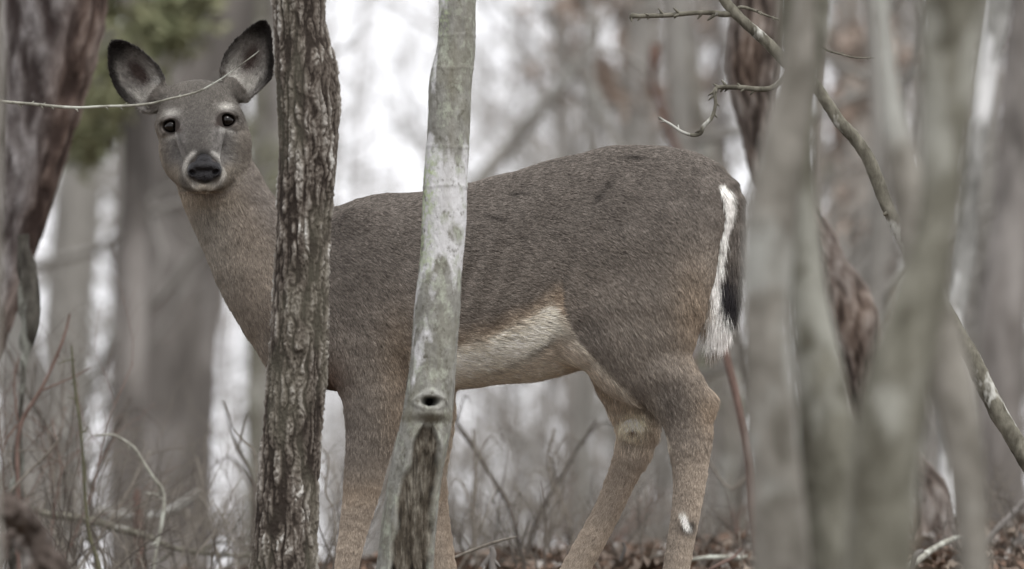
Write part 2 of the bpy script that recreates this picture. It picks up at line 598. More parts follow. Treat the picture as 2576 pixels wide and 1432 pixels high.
# vertex normals in deer space
def vnormals(V, F):
    n = np.cross(V[F[:, 2]] - V[F[:, 0]], V[F[:, 3]] - V[F[:, 1]])
    N = np.zeros_like(V)
    for c_ in range(4):
        for k_ in range(3):
            N[:, k_] += np.bincount(F[:, c_], n[:, k_], len(V))
    return N / (np.linalg.norm(N, axis=1)[:, None] + 1e-9)
DN = vnormals(DV, DF)
if (DN * (DV - DV.mean(0))).sum() < 0:
    DF = DF[:, ::-1]
    DN = -DN
bm = ((DV[:, 1] > 500) | (DV[:, 0] > 700))
rel = 5.5 * noise3(DV[:, 0] / 105, DV[:, 1] / 105, DV[:, 2] / 105, 61) + 1.6 * noise3(DV[:, 0] / 34, DV[:, 1] / 34, DV[:, 2] / 34, 63)
rib = 2.6 * np.sin((DV[:, 0] + .35 * DV[:, 1]) / 9.5) * np.exp(-((DV[:, 0] - 1190) / 130)**2 - ((DV[:, 1] - 700) / 120)**2)
DV = DV + DN * ((rel + rib) * bm * ss(1200, 1000, DV[:, 1]) * ss(60, 20, np.abs(DV[:, 0] - 1815)) ** 0)[:, None]
# d points to the camera and y down: x right, y down, d near is a left-handed set mapped to world below
def seg_dist(p, pts):
    P = np.array(pts, float)
    best = np.full(len(p), 1e9)
    par = np.zeros(len(p))
    for i in range(len(P) - 1):
        a, b = P[i, :3], P[i + 1, :3]
        v = b - a
        t = np.clip(((p - a) @ v) / (v @ v), 0, 1)
        d = np.linalg.norm(p - (a + t[:, None] * v), axis=1) - (P[i, 3] * (1 - t) + P[i + 1, 3] * t)
        m = d < best
        best[m] = d[m]
        par[m] = i + t[m]
    return best, par

LEGS = {
    'nf': [(938, 1050, 98, 63), (903, 1250, 102, 35), (871, 1420, 98, 23), (838, 1600, 102, 22)],
    'ff': [(1085, 1070, -98, 49), (1092, 1240, -100, 30), (1110, 1420, -98, 24), (1098, 1600, -95, 22)],
    'nh': [(1722, 1060, 97, 62), (1733, 1200, 97, 39), (1703, 1400, 97, 31), (1668, 1600, 102, 25)],
    'fh': [(1603, 1075, -98, 50), (1562, 1210, -98, 35), (1484, 1370, -98, 33), (1380, 1590, -95, 25)],
}
def blob(p, c, r):
    q = sum(((p[:, i] - c[i]) / r[i])**2 for i in range(len(c)))
    return np.exp(-q)

NOSEC = (512, 424, 188)
def coat(p, n):
    """Base fur colour (linear), hair length (px) and density at deer points p with normals n."""
    x, y, d = p.T
    N = len(p)
    side = n[:, 2]
    C = np.zeros((N, 3))
    back = np.array([.118, .101, .090])
    flank = np.array([.170, .144, .124])
    tan = np.array([.29, .222, .166])
    cream = np.array([.52, .46, .39])
    white = np.array([.78, .76, .73])
    legc = np.array([.33, .272, .225])
    dark = np.array([.045, .038, .034])
    topx = np.interp(x, tx, tt)
    botx = np.interp(x, tx, tb)
    v = np.clip((y - topx) / (botx - topx), 0, 1.3)
    def lerp(a, b, t):
        t = np.clip(t, 0, 1)[:, None]
        return a * (1 - t) + b * t
    wob = .5 * fbm(x / 60, y / 60, d / 60, 5, 3)
    C = lerp(back, flank, ss(.25, 1.0, v + wob * .25))
    ln = 13.0 + 8 * ss(.55, 1.0, v) + 5 * blob(p, (1650, 830), (140, 160))
    # haunch and shoulder go browner towards their rear and lower edge
    C = lerp(C, tan * .85, .75 * blob(p, (1745, 800), (55, 130)) * (x > 1560))
    C = lerp(C, tan * .8, .6 * blob(p, (1010, 900), (50, 110)))
    C = lerp(C, tan * .75, .5 * blob(p, (1000, 1050), (40, 110)))
    # flank edge above the white belly
    ya = np.interp(x, [1000, 1150, 1250, 1330, 1390, 1400], [900, 872, 835, 800, 752, 750])
    fl = ss(-55, 0, y - ya + wob * 20) * (x > 1040) * (x < 1415)
    C = lerp(C, tan * .95, fl * .8)
    thf = np.interp(y, [740, 760, 814, 851, 907, 963, 1074, 1130], [1385, 1390, 1408, 1432, 1490, 1548, 1655, 1680])   # front edge of the thigh
    belly = ss(-32, 40, y - ya + wob * 55) * (x > 1030) * ss(10, -18, x - thf + wob * 24)
    C = lerp(C, cream, belly)
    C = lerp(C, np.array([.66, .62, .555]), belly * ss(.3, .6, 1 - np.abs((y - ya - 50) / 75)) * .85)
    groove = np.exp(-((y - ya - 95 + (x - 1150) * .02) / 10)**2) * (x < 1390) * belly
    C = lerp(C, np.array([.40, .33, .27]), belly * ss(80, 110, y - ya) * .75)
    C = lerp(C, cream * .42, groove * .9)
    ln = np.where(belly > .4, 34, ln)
    # pale fringe along the front of the thigh
    fr = np.exp(-((x - thf - 4) / 8)**2) * (y > 790) * (y < 1130) * (d > 0)
    C = lerp(C, cream * 1.05, fr * .9)
    # underside
    und = ss(.55, .95, n[:, 1]) * (y > 880) * (x > 900) * (x < 1470) * (y < 1040)
    C = lerp(C, cream * 1.1, und * .8)
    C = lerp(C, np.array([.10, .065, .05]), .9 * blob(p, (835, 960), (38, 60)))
    C = lerp(C, flank * 1.05, .55 * blob(p, (1600, 930), (110, 60)))
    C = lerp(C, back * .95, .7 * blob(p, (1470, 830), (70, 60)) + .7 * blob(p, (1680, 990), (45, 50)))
    # dark streaks and nicks in the coat, shade of folds painted in
    for cx, cy, rx, ry, a in ((1250, 552, 24, 8, .25), (1530, 466, 8, 22, .7), (1505, 498, 7, 22, .6), (1305, 490, 24, 4, 0), (1596, 396, 26, 5, .1), (1590, 400, 30, 5, 0), (1310, 490, 26, 3, 0), (1000, 985, 16, 4, -.3), (1385, 402, 24, 7, -.3)):
        dx, dy = x - cx, y - cy
        ca, sa = math.cos(a), math.sin(a)
        u_, w_ = dx * ca + dy * sa, -dx * sa + dy * ca
        C = lerp(C, dark * .7, .8 * np.exp(-(u_ / rx)**2 - (w_ / ry)**2) * (d > 30))
    # neck
    nk = ss(760, 690, x + (y - 600) * .2) * (y > 380)
    nkc = lerp(np.tile(np.array([.205, .170, .142]), (N, 1)), np.array([.215, .188, .162]), ss(640, 520, x))
    nkc = lerp(nkc, back * 1.35, ss(-60, 40, (x - 640) - (y - 520) * .7))
    C = lerp(C, nkc, nk)
    ln = np.where(nk > .5, 19, ln)
    # legs
    for key, pts in LEGS.items():
        dist, par = seg_dist(p, pts)
        w = ss(45, 5, dist) * ss(.05, .9, par) * (y > 1000) * (ss(1090, 1290, y + wob * 70) if key[1] == 'f' else 1)
        lc = legc if key[1] == 'f' else legc * .95
        if key[1] == 'h':
            cc = lerp(np.tile(lc, (N, 1)), flank * 1.05, ss(.4, 1.0, (x - np.interp(y, [1000, 1200, 1432], [1650, 1700, 1690])) / 60) * 0)
            cc = lerp(cc, flank * .95, .55 * ss(.4, -.6, n[:, 0]) * (key == 'nh'))
        else:
            cc = np.tile(lc, (N, 1))
            cc = lerp(cc, tan * 1.1, .6 * ss(60, 0, np.abs(y - 1230)))
        if key[0] == 'f':
            cc = lerp(cc, tan * 1.0, .35 * ss(-.2, .8, n[:, 0]))
        C = lerp(C, cc * (1 + .35 * wob)[:, None], w)
        ln = ln * (1 - w) + 13 * w
        C = lerp(C, back * 1.1, .0 * w)
    # upper foreleg greyer in front
    C = lerp(C, back * 1.25, .55 * blob(p, (890, 1080), (50, 130)) * (d > 0))
    C = lerp(C, tan * 1.12, .65 * blob(p, (1785, 1040), (38, 60)))
    C = lerp(C, cream * .95, .5 * blob(p, (1640, 1100), (22, 70)) * (d > 0))
    # tarsal gland on the far hind leg, white patch on the near hind leg
    if True:
        g_ = blob(p, (1592, 1070), (27, 27)) * (d < 0)
        C = lerp(C, np.array([.09, .06, .045]), .22 * np.clip(blob(p, (1600, 1085), (46, 52)) * 1.3, 0, 1) * (d < 0))
        C = lerp(C, np.array([.85, .76, .60]), np.clip(g_ * 1.3, 0, 1))
        ln = np.where(g_ > .3, 24, ln)
        C = lerp(C, np.array([.10, .05, .02]), np.clip(1.5 * blob(p, (1593, 1087), (10, 5)), 0, 1) * (d < 0))
        C = lerp(C, tan * .9, .5 * blob(p, (1640, 1085), (20, 50)) * (d < 0))
        C = lerp(C, np.array([.06, .05, .045]), np.clip(1.4 * blob(p, (1726, 1322), (20, 17)), 0, 1) * (d > 100))
        w = blob(p, (1720 + 0 * 1, 1308), (11, 21)) * (d > 0)
        u_ = (x - 1721) - (y - 1310) * .35
        w = np.exp(-(u_ / 9)**4 - ((y - 1310) / 21)**4) * (d > 60)
        C = lerp(C, white * 1.05, w)
    # hooves
    hf = (y > 1578)
    C = lerp(C, np.array([.03, .027, .025]), hf * 1.0)
    ln = np.where(hf, 0, ln)
    # tail
    td, tp = seg_dist(p, TAIL)
    tm = ss(22, 9, td) * (x > np.interp(y, [430, 470, 520, 600, 700, 780, 860], [1830, 1803, 1799, 1796, 1775, 1750, 1720])) * (y > 440)
    xb = np.interp(y, [455, 470, 500, 530, 600, 650, 700, 750, 800, 850, 880], [1806, 1832, 1843, 1836, 1820, 1813, 1813, 1816, 1828, 1842, 1900])
    tw_ = ss(8, -8, x - xb + 14 * wob) * ss(460, 484, y + 10 * wob)
    tc = lerp(np.tile(back * .95, (N, 1)), np.array([.02, .018, .02]), blob(p, (1830, 745), (26, 60)) * 1.3)
    tc = lerp(tc, white * (1.15), tw_ * (1 - .35 * np.exp(-((y - 640) / 40)**2)))
    C = lerp(C, tc, tm)
    ln = np.where(tm > .4, np.interp(y, [450, 600, 700, 860], [26, 44, 56, 62]), ln)
    # ---------------- head
    hd_ = (x < 700) * (y < 500) * 1.0
    hm = ss(60, -10, np.sqrt(((x - 500) / 1.0)**2 + ((y - 330) / 1.15)**2) - 120) * (d > -30 - 0 * y) * (y < 480)
    face = np.array([.112, .100, .090])
    hc = np.tile(face, (N, 1))
    hc = lerp(hc, np.array([.150, .138, .131]), ss(270, 350, y) * ss(430, 415, y) * ss(8, 50, np.abs(x - 504)))
    hc = lerp(hc, np.array([.195, .170, .148]), ss(62, 105, np.abs(x - 504)) * ss(280, 340, y) * .9)
    hc = lerp(hc, np.array([.205, .178, .152]), ss(395, 430, y) * ss(45, 60, np.abs(x - 511)))
    hc = lerp(hc, np.array([.075, .068, .065]), .7 * blob(p, (500, 345), (36, 75)))
    for (ec, sdn) in EYES:
        q_ = np.sqrt(((x - ec[0]) / 1.15)**2 + ((y - ec[1]))**2)
        hc = lerp(hc, np.array([.40, .375, .35]), .95 * blob(p, (ec[0] - sdn * 2, ec[1] - 33), (19, 10)))
        hc = lerp(hc, np.array([.42, .40, .38]), .85 * blob(p, (ec[0] + sdn * 2, ec[1] + 27), (18, 7)))
        hc = lerp(hc, np.array([.03, .025, .022]), ss(23, 18, q_))
        hc = lerp(hc, np.array([.05, .035, .03]), .8 * blob(p, (ec[0] - sdn * 22, ec[1] + 12), (8, 7)))
        ln_eye = q_ < 24
        ln = np.where(ln_eye & (hm > .3), 1.5, ln)
    for (x0_, y0_, x1_, y1_) in ((452, 332, 466, 372), (551, 318, 545, 362), (470, 366, 478, 392), (556, 366, 548, 386)):
        v0 = np.array([x1_ - x0_, y1_ - y0_], float)
        t_ = np.clip(((x - x0_) * v0[0] + (y - y0_) * v0[1]) / (v0 @ v0), 0, 1)
        dl = np.hypot(x - x0_ - t_ * v0[0], y - y0_ - t_ * v0[1])
        hc = lerp(hc, np.array([.05, .043, .04]), .5 * np.exp(-(dl / 3.5)**2))
    # white muzzle ring and chin
    rn = np.sqrt(((x - 519) / 43)**2 + ((y - 428) / 40)**2) + .10 * wob
    hc = lerp(hc, np.array([.58, .55, .52]), np.exp(-((rn - 1.12) / .14)**2) * (d > 105) * np.where(y < 425, ss(12, 26, np.abs(x - 518)), 1) * np.interp(y, [400, 425, 455, 475], [.72, .45, .5, .7]))
    hc = lerp(hc, np.array([.52, .48, .43]), blob(p, (519, 471), (22, 9)) * 1.2 * (d > 110))
    hc = lerp(hc, np.array([.05, .04, .035]), .8 * blob(p, (521, 478), (9, 4)) * (d > 110))
    hc = lerp(hc, np.array([.03, .028, .028]), np.exp(-((x - 518) / 17)**2 - ((y - 392) / 14)**2) * (d > 130))
    C = lerp(C, hc, hm)
    ln = np.where(hm > .5, np.minimum(ln, 9 + 5 * ss(60, 110, np.abs(x - 504)) + 3 * ss(260, 220, y) - 1.5 * (d > 110)), ln)
    # throat ruff
    C = lerp(C, np.array([.30, .235, .175]), .75 * blob(p, (500, 500), (75, 32)) * .7 * (1 - hm))
    C = lerp(C, np.array([.36, .32, .275]), .5 * blob(p, (395, 400), (22, 70)) * (d < 30) * (x < 420))
    # ---------------- ears
    for E_, tip, ax in ((EAR_L, (285, 105), (405, 250)), (EAR_R, (665, 58), (590, 225))):
        sel = (x > E_[:, 0].min() - 12) & (x < E_[:, 0].max() + 12) & (y < E_[:, 1].max() + 6)
        if not sel.any():
            continue
        sd = poly_sd(E_[:, 0], E_[:, 1], x[sel], y[sel])
        e = -sd
        t = np.clip(((x[sel] - ax[0]) * (tip[0] - ax[0]) + (y[sel] - ax[1]) * (tip[1] - ax[1])) / ((tip[0] - ax[0])**2 + (tip[1] - ax[1])**2), 0, 1.1)
        m = e.shape[0]
        wb = fbm(x[sel] / 14, y[sel] / 14, d[sel] / 14, 9, 3)
        ec_ = np.tile(np.array([.13, .118, .11]), (m, 1))
        def L2(a, b, t_):
            t_ = np.clip(t_, 0, 1)[:, None]
            return a * (1 - t_) + b * t_
        across = ((x[sel] - ax[0]) * (tip[1] - ax[1]) - (y[sel] - ax[1]) * (tip[0] - ax[0])) / math.hypot(tip[0] - ax[0], tip[1] - ax[1])
        ins_ = np.sign(across) * (1 if E_ is EAR_L else -1)   # side towards the other ear
        inner = (across * (-1 if E_ is EAR_L else 1))
        core = np.exp(-((t - .48) / .24)**2 - ((across - (0 if E_ is EAR_L else 0)) / 24)**2)
        ec_ = L2(ec_, np.array([.42, .40, .375]), 1.0 * np.exp(-((t - .28) / .20)**2 - ((inner - 20) / 26)**2) * ss(5, 18, e) * (.8 + .5 * wb))
        ec_ = L2(ec_, np.array([.34, .32, .295]), .7 * np.exp(-((t - .15) / .16)**2) * ss(6, 24, e))
        ec_ = L2(ec_, np.array([.36, .335, .31]), .55 * ss(14, 26, e) * ss(.85, .6, t) * np.clip(.4 + wb, 0, 1))
        ec_ = L2(ec_, np.array([.055, .040, .036]), core * 1.25)
        ec_ = L2(ec_, np.array([.022, .019, .018]), ss(22, 6, e + 5 * wb + 10 * (inner > 0)) * ss(.05, .35, t))
        ec_ = L2(ec_, np.array([.022, .019, .018]), ss(.68, .90, t + .05 * wb))
        ec_ = np.where((n[sel, 2] < -.1)[:, None], np.array([.12, .10, .09]), ec_)
        mm = ss(-12, -2, e) * (hm[sel] < .5) * (d[sel] > -90)
        C[sel] = C[sel] * (1 - mm[:, None]) + ec_ * mm[:, None]
        ln[sel] = np.where(mm > .5, 8 + 14 * np.exp(-((t - .3) / .2)**2) * (e > 8), ln[sel])
    return C, ln

def flow(p, n):
    """Direction in which the coat lies, deer coordinates."""
    A = np.array([
        (500, 230, 0, 0, -1, -.3), (500, 300, 60, 0, -1, -.6), (510, 370, 130, 0, -.7, -.8), (450, 400, 60, -.5, .5, -.8), (570, 400, 60, .5, .5, -.8),
        (405, 330, 0, -.3, .8, -.6), (605, 320, 0, .3, .8, -.6), (480, 480, 60, 0, 1, -.3), (515, 470, 160, 0, 1, -.2),
        (430, 450, -20, .15, 1, -.2), (520, 560, 40, .35, 1, 0), (600, 700, 30, .45, 1, 0), (660, 560, 30, .6, .9, 0), (700, 850, 20, .4, 1, 0),
        (850, 560, 100, 1, .45, 0), (850, 720, 100, .9, .7, 0), (900, 900, 120, .35, 1, 0), (1000, 520, 100, 1, .15, 0), (1020, 800, 120, .8, .65, 0),
        (1200, 480, 100, 1, .05, 0), (1200, 650, 150, 1, .22, 0), (1200, 800, 150, 1, .12, 0), (1250, 900, 120, 1, -.1, 0), (1400, 880, 90, 1, .25, 0), (1350, 760, 140, 1, -.12, 0),
        (1400, 450, 100, 1, .05, 0), (1450, 650, 120, .9, .35, 0), (1600, 420, 100, 1, .15, 0), (1600, 600, 140, .8, .6, 0), (1750, 450, 90, .8, .6, 0),
        (1760, 650, 80, .45, 1, 0), (1500, 820, 140, .55, .9, 0), (1600, 900, 140, .55, 1, 0), (1700, 850, 120, .35, 1, 0), (1700, 980, 110, .45, 1, 0),
        (1840, 520, 20, -.1, 1, 0), (1820, 700, 30, -.15, 1, 0), (1800, 860, 30, -.05, 1, 0),
        (930, 1050, 100, -.15, 1, 0), (950, 1000, 120, .3, 1, 0), (900, 1250, 100, -.1, 1, 0), (870, 1420, 100, -.1, 1, 0), (1090, 1100, -90, 0, 1, 0), (1100, 1400, -90, .05, 1, 0),
        (1730, 1150, 97, 0, 1, 0), (1700, 1400, 97, -.1, 1, 0), (1600, 1060, -90, 0, 1, 0), (1500, 1330, -90, -.5, 1, 0), (1420, 1500, -90, -.5, 1, 0),
        (360, 200, -40, -.75, -.7, .1), (300, 150, -30, -.75, -.7, .1), (630, 160, -40, .4, -1, .1), (655, 90, -30, .4, -1, .1)], float)
    out = np.zeros_like(p)
    W = np.zeros(len(p))
    for a in A:
        r = 55.0 if a[0] < 620 and a[1] < 500 else 110.0
        w = np.exp(-((p - a[:3])**2).sum(1) / (r * r)) + 1e-9 / (1 + ((p - a[:3])**2).sum(1) / 1e5)
        v = a[3:] / np.linalg.norm(a[3:])
        out += w[:, None] * v
        W += w
    out /= W[:, None]
    # local swirls
    out[:, 0] += .22 * noise3(p[:, 0] / 45, p[:, 1] / 45, p[:, 2] / 45, 31)
    out[:, 1] += .22 * noise3(p[:, 0] / 45, p[:, 1] / 45, p[:, 2] / 45, 37)
    out -= (out * n).sum(1)[:, None] * n
    return out / (np.linalg.norm(out, axis=1)[:, None] + 1e-6)

deer = empty('deer', (0.0, 18.0, 0.0), 'white-tailed doe standing side-on behind the two slim trunks, head turned to the viewer', 'deer')
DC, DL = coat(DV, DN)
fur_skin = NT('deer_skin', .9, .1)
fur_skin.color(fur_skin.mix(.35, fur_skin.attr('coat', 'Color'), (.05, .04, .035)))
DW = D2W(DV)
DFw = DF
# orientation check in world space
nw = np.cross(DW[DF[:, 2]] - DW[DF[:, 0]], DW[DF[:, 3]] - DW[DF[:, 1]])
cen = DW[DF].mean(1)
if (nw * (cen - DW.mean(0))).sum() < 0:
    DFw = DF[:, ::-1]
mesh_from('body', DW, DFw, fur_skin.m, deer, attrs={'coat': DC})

# hair
def seed_hair(count):
    P3 = DV
    tri = np.concatenate([DF[:, [0, 1, 2]], DF[:, [0, 2, 3]]])
    a = np.linalg.norm(np.cross(P3[tri[:, 1]] - P3[tri[:, 0]], P3[tri[:, 2]] - P3[tri[:, 0]]), axis=1)
    n = DN[tri].mean(1)
    c = P3[tri].mean(1)
    w = a * np.where(n[:, 2] > -.35, 1.0, .06)
    w *= np.where((c[:, 0] < 700) & (c[:, 1] < 480), 3.4, 1.0)
    w *= np.where((c[:, 1] > 1440), .15, 1.0)
    w *= np.where((c[:, 0] > 1755) & (c[:, 1] > 440) & (c[:, 1] < 900), 3.6, 1.0)
    w *= np.interp(c[:, 1], [900, 1050], [1, 1.4])
    w /= w.sum()
    ti = rng.choice(len(tri), count, p=w)
    r1, r2 = np.sqrt(rng.random(count)), rng.random(count)
    b = np.column_stack([1 - r1, r1 * (1 - r2), r1 * r2])
    p = (P3[tri[ti]] * b[:, :, None]).sum(1)
    nn = (DN[tri[ti]] * b[:, :, None]).sum(1)
    nn /= np.linalg.norm(nn, axis=1)[:, None] + 1e-9
    return p, nn

NH = 700000
hp, hn = seed_hair(NH)
hfl = flow(hp, hn)
_c, hl = coat(hp, hn)
hc, _l = coat(hp + hfl * (hl * .55)[:, None], hn)
# leave nose pad, eyeballs and hooves bare
keep = hl > 1
rn_ = ((hp[:, 0] - 518) / 38)**2 + ((hp[:, 1] - 428) / 34)**2
keep &= ~((rn_ < 1) & (hp[:, 2] > 120))
for (ec, sdn) in EYES:
    keep &= ~(((hp[:, 0] - ec[0]) / 21)**2 + ((hp[:, 1] - ec[1]) / 17)**2 < 1)
hp, hn, hc, hl, hfl = hp[keep], hn[keep], hc[keep], hl[keep], hfl[keep]
NH = len(hp)
jit = rng.normal(size=(NH, 3)) * .16
cl = noise3(hp[:, 0] / 7, hp[:, 1] / 7, hp[:, 2] / 7, 41)       # clumping
cl2 = noise3(hp[:, 0] / 7, hp[:, 1] / 7, hp[:, 2] / 7, 43)
hdir = hfl + jit
hdir[:, 0] += cl * .28
hdir[:, 1] += cl2 * .22
hdir -= (hdir * hn).sum(1)[:, None] * hn
tl_ = (hl > 40)
td_ = np.array([-.10, 1.0, 0.0]) + rng.normal(size=(NH, 3)) * .11 + np.column_stack([cl * .12, 0 * cl, cl2 * .1])
hdir = np.where(tl_[:, None], td_, hdir)
hdir /= np.linalg.norm(hdir, axis=1)[:, None]
L = hl * (.75 + .5 * rng.random(NH)) * np.where(hl > 40, .7 + .5 * np.clip(noise3(hp[:, 0] / 8, hp[:, 1] / 14, hp[:, 2] / 8, 45) + .5, 0, 1), 1)
lift = .24 + .16 * rng.random(NH) + .10 * cl
lift = np.where(hl > 40, .05 + .06 * rng.random(NH), lift)
lift = np.where((hl > 30) & (hl <= 50), .22 + .15 * rng.random(NH), lift)
NP_ = 4
pts = np.zeros((NH, NP_, 3))
grav = np.array([0, .10, 0])
for i in range(NP_):
    t = i / (NP_ - 1)
    up = lift * (t - .45 * t * t) * 1.3
    pts[:, i] = hp - hn * np.where(hl < 14, .3, 1.4)[:, None] + (hdir * (t * (1 - .08 * t))[..., None] if False else hdir * t) * L[:, None] + hn * (up * L)[:, None] + grav * (t * t * L)[:, None]
PW = D2W(pts.reshape(-1, 3)).astype(np.float32)
rad = np.full(NH, .00036)
rad *= np.where((hp[:, 0] < 700) & (hp[:, 1] < 480), .72, np.where((hp[:, 0] < 740) | (hp[:, 1] > 1130), .8, 1.0)) * np.where(hl > 50, .9, 1)
RR = (rad[:, None] * np.array([1.0, 1.0, .8, .2])[None]).astype(np.float32)
var = np.exp(rng.normal(size=NH) * np.where(hp[:, 1] > 1130, .13, np.where(hp[:, 0] < 760, .18, .24)))
hcv = hc * var[:, None] * np.array([1.25, 1.31, 1.33]) 
lg_ = np.where(hp[:, 1] > 1120, .4, 1.0)
hcv *= (1 + lg_ * .22 * noise3(hp[:, 0] / 6, hp[:, 1] / 6, hp[:, 2] / 6, 57) + .16 * noise3(hp[:, 0] / 12, hp[:, 1] / 9, hp[:, 2] / 9, 51) + .10 * fbm(hp[:, 0] / 70, hp[:, 1] / 70, hp[:, 2] / 70, 53))[:, None]
def streak(ax, ay, sd_):
    u = hp[:, 0] * ax + hp[:, 1] * ay
    w = hp[:, 0] * -ay + hp[:, 1] * ax
    return noise3(u / 26, w / 3.4, hp[:, 2] / 8, sd_)
wB = np.clip((hfl[:, 1] - .35) / .4, 0, 1)
lgt = np.where((hp[:, 1] > 1130) | ((hp[:, 0] < 700) & (hp[:, 1] < 500)), .25, 1.0) * np.where(hl > 28, 1.5, 1.0)
hcv *= (1 + .26 * lgt * (streak(.96, .28, 71) * (1 - wB) + streak(.5, .866, 73) * wB))[:, None]
hcur = bpy.data.hair_curves.new('fur_coat')
hcur.add_curves([NP_] * NH)
hcur.position_data.foreach_set('vector', PW.ravel())
ra = hcur.attributes.get('radius') or hcur.attributes.new('radius', 'FLOAT', 'POINT')
ra.data.foreach_set('value', RR.ravel())
ca = hcur.attributes.new('coat', 'FLOAT_COLOR', 'CURVE')
cc = np.ones((NH, 4), np.float32)
cc[:, :3] = np.clip(hcv, .005, .9)
ca.data.foreach_set('color', cc.ravel())
fm = NT('deer_fur', .75, .12)
hi = fm.n.new('ShaderNodeHairInfo')
agouti = fm.ramp(hi.outputs['Intercept'], [(0.0, (.62, .59, .57)), (.45, (.90, .88, .86)), (.72, (1.28, 1.26, 1.22)), (.95, (.86, .82, .79))])
fm.color(fm.mix(1.0, fm.attr('coat', 'Color'), agouti, 'MULTIPLY'))
hcur.materials.append(fm.m)
ho = bpy.data.objects.new('fur_coat', hcur)
COL.objects.link(ho)
ho.parent = deer
ho.location = -Vector(deer.location)
tag(ho, kind='stuff')

# eyes
em = NT('deer_eye', .05, .3)
em.color((.006, .004, .003))
def ball(name, c, r, mat, parent, nu=32, nv=20):
    th = np.linspace(0, 2 * np.pi, nu, endpoint=False)
    ph = np.linspace(.02, np.pi - .02, nv)
    V = np.array([(c[0] + r[0] * math.sin(b) * math.cos(a), c[1] + r[1] * math.cos(b), c[2] + r[2] * math.sin(b) * math.sin(a)) for b in ph for a in th])
    i = np.arange(nv - 1)[:, None] * nu
    j = np.arange(nu)[None]
    k_ = (j + 1) % nu
    F = np.stack([i + j, i + k_, i + nu + k_, i + nu + j], -1).reshape(-1, 4)
    W_ = D2W(V)
    nn = np.cross(W_[F[:, 2]] - W_[F[:, 0]], W_[F[:, 3]] - W_[F[:, 1]])
    if (nn * (W_[F].mean(1) - W_.mean(0))).sum() < 0:
        F = F[:, ::-1]
    return mesh_from(name, W_, F, mat, parent)
for (ec, sdn) in EYES:
    ball('eye', ec, (19, 17, 20), em.m, deer)

# nose pad with nostrils
fn = Field(np.arange(455, 570, 1.6), np.arange(370, 480, 1.6), np.arange(140, 235, 1.6))
fn.ell((519, 400, 192), (21, 14, 20), 10)
fn.ell((519, 418, 196), (33, 16, 25), 10)
fn.ell((490, 431, 190), (16, 22, 21), 7)
fn.ell((551, 429, 190), (16, 22, 21), 7)
fn.ell((520, 446, 192), (28, 20, 24), 9)
fn.ell((488, 437, 213), (10, 7, 16), 4, sub=True, rot=.5)
fn.ell((551, 435, 213), (10, 7, 16), 4, sub=True, rot=-.5)
fn.ell((520, 456, 219), (2.5, 12, 7), 4, sub=True)
NV_, NF_ = fn.mesh(1)
NV_ = (NV_ - [520, 432, 190]) * [.93, .92, 1.0] + [520, 432, 190]
nzw = D2W(NV_)
nn = np.cross(nzw[NF_[:, 2]] - nzw[NF_[:, 0]], nzw[NF_[:, 3]] - nzw[NF_[:, 1]])
if (nn * (nzw[NF_].mean(1) - nzw.mean(0))).sum() < 0:
    NF_ = NF_[:, ::-1]
nm = NT('deer_nose', .3, .22)
nf_ = nm.noise(420, (1, 1, 1), 2, .5)
nm.color(nm.ramp(nm.noise(500, (1, 1, 1), 2, .6), [(.4, (.008, .007, .008)), (.66, (.028, .027, .029))]))
nm.bump(nf_, 1.0, .003)
mesh_from('nose', nzw, NF_, nm.m, deer)
# ------------------------------------------------------------------ the ground
def ground_z(x, y):
    x, y = np.asarray(x, float), np.asarray(y, float)
    z = np.interp(y, [-400, -60, 0, 18, 20.5, 23.2, 25, 30, 60, 140, 3000], [-9, -7.5, -1.98, 0, .18, .315, .30, .08, -1.6, -5, -8])
    r = np.clip((x - .2) / 1.3, -1, 1.6)
    z = z + (.045 + .08 * r) * np.exp(-((y - 23) / 3.2)**2)
    near = np.exp(-((y - 21) / 6)**2)
    z = z + near * (.022 * noise3(x * 1.3, y * 1.0, 0, 71) + .008 * noise3(x * 6, y * 5, 0, 72))
    return z + .6 * noise3(x / 30, y / 30, 0, 73) * np.clip(np.abs(y - 20) / 60, 0, 1)

def gmat():
    t = NT('forest_floor', .95, .1)
    f = t.noise(3.5, (1, 1, 1), 6, .7)
    g = t.noise(45, (1, 1, 1), 5, .7)
    c = t.ramp(g, [(.3, (.045, .032, .022)), (.5, (.12, .085, .06)), (.7, (.21, .165, .125))])
    c = t.mix(t.step(f, .56, .64), c, (.13, .13, .055))
    t.color(c)
    t.bump(g, 1.0, .02)
    return t.m
ys_ = np.unique(np.concatenate([np.linspace(-400, -40, 10), np.linspace(-40, 14, 28), np.linspace(14, 17.5, 20), np.arange(17.5, 25, .03), np.linspace(25, 60, 40), np.linspace(60, 3000, 30)]))
xs_ = np.unique(np.concatenate([np.linspace(-2500, -60, 12), np.linspace(-60, -2.6, 24), np.arange(-2.6, 2.6, .035), np.linspace(2.6, 60, 24), np.linspace(60, 2500, 12)]))
GX, GY = np.meshgrid(xs_, ys_, indexing='ij')
GZ = ground_z(GX, GY)
nI, nJ = GX.shape
ii = np.arange(nI - 1)[:, None] * nJ + np.arange(nJ - 1)[None]
GF = np.stack([ii, ii + nJ, ii + nJ + 1, ii + 1], -1).reshape(-1, 4)
ground = mesh_from('ground', np.column_stack([GX.ravel(), GY.ravel(), GZ.ravel()]), GF, gmat())
tag(ground, 'leaf-strewn forest floor of the low ridge', kind='structure')

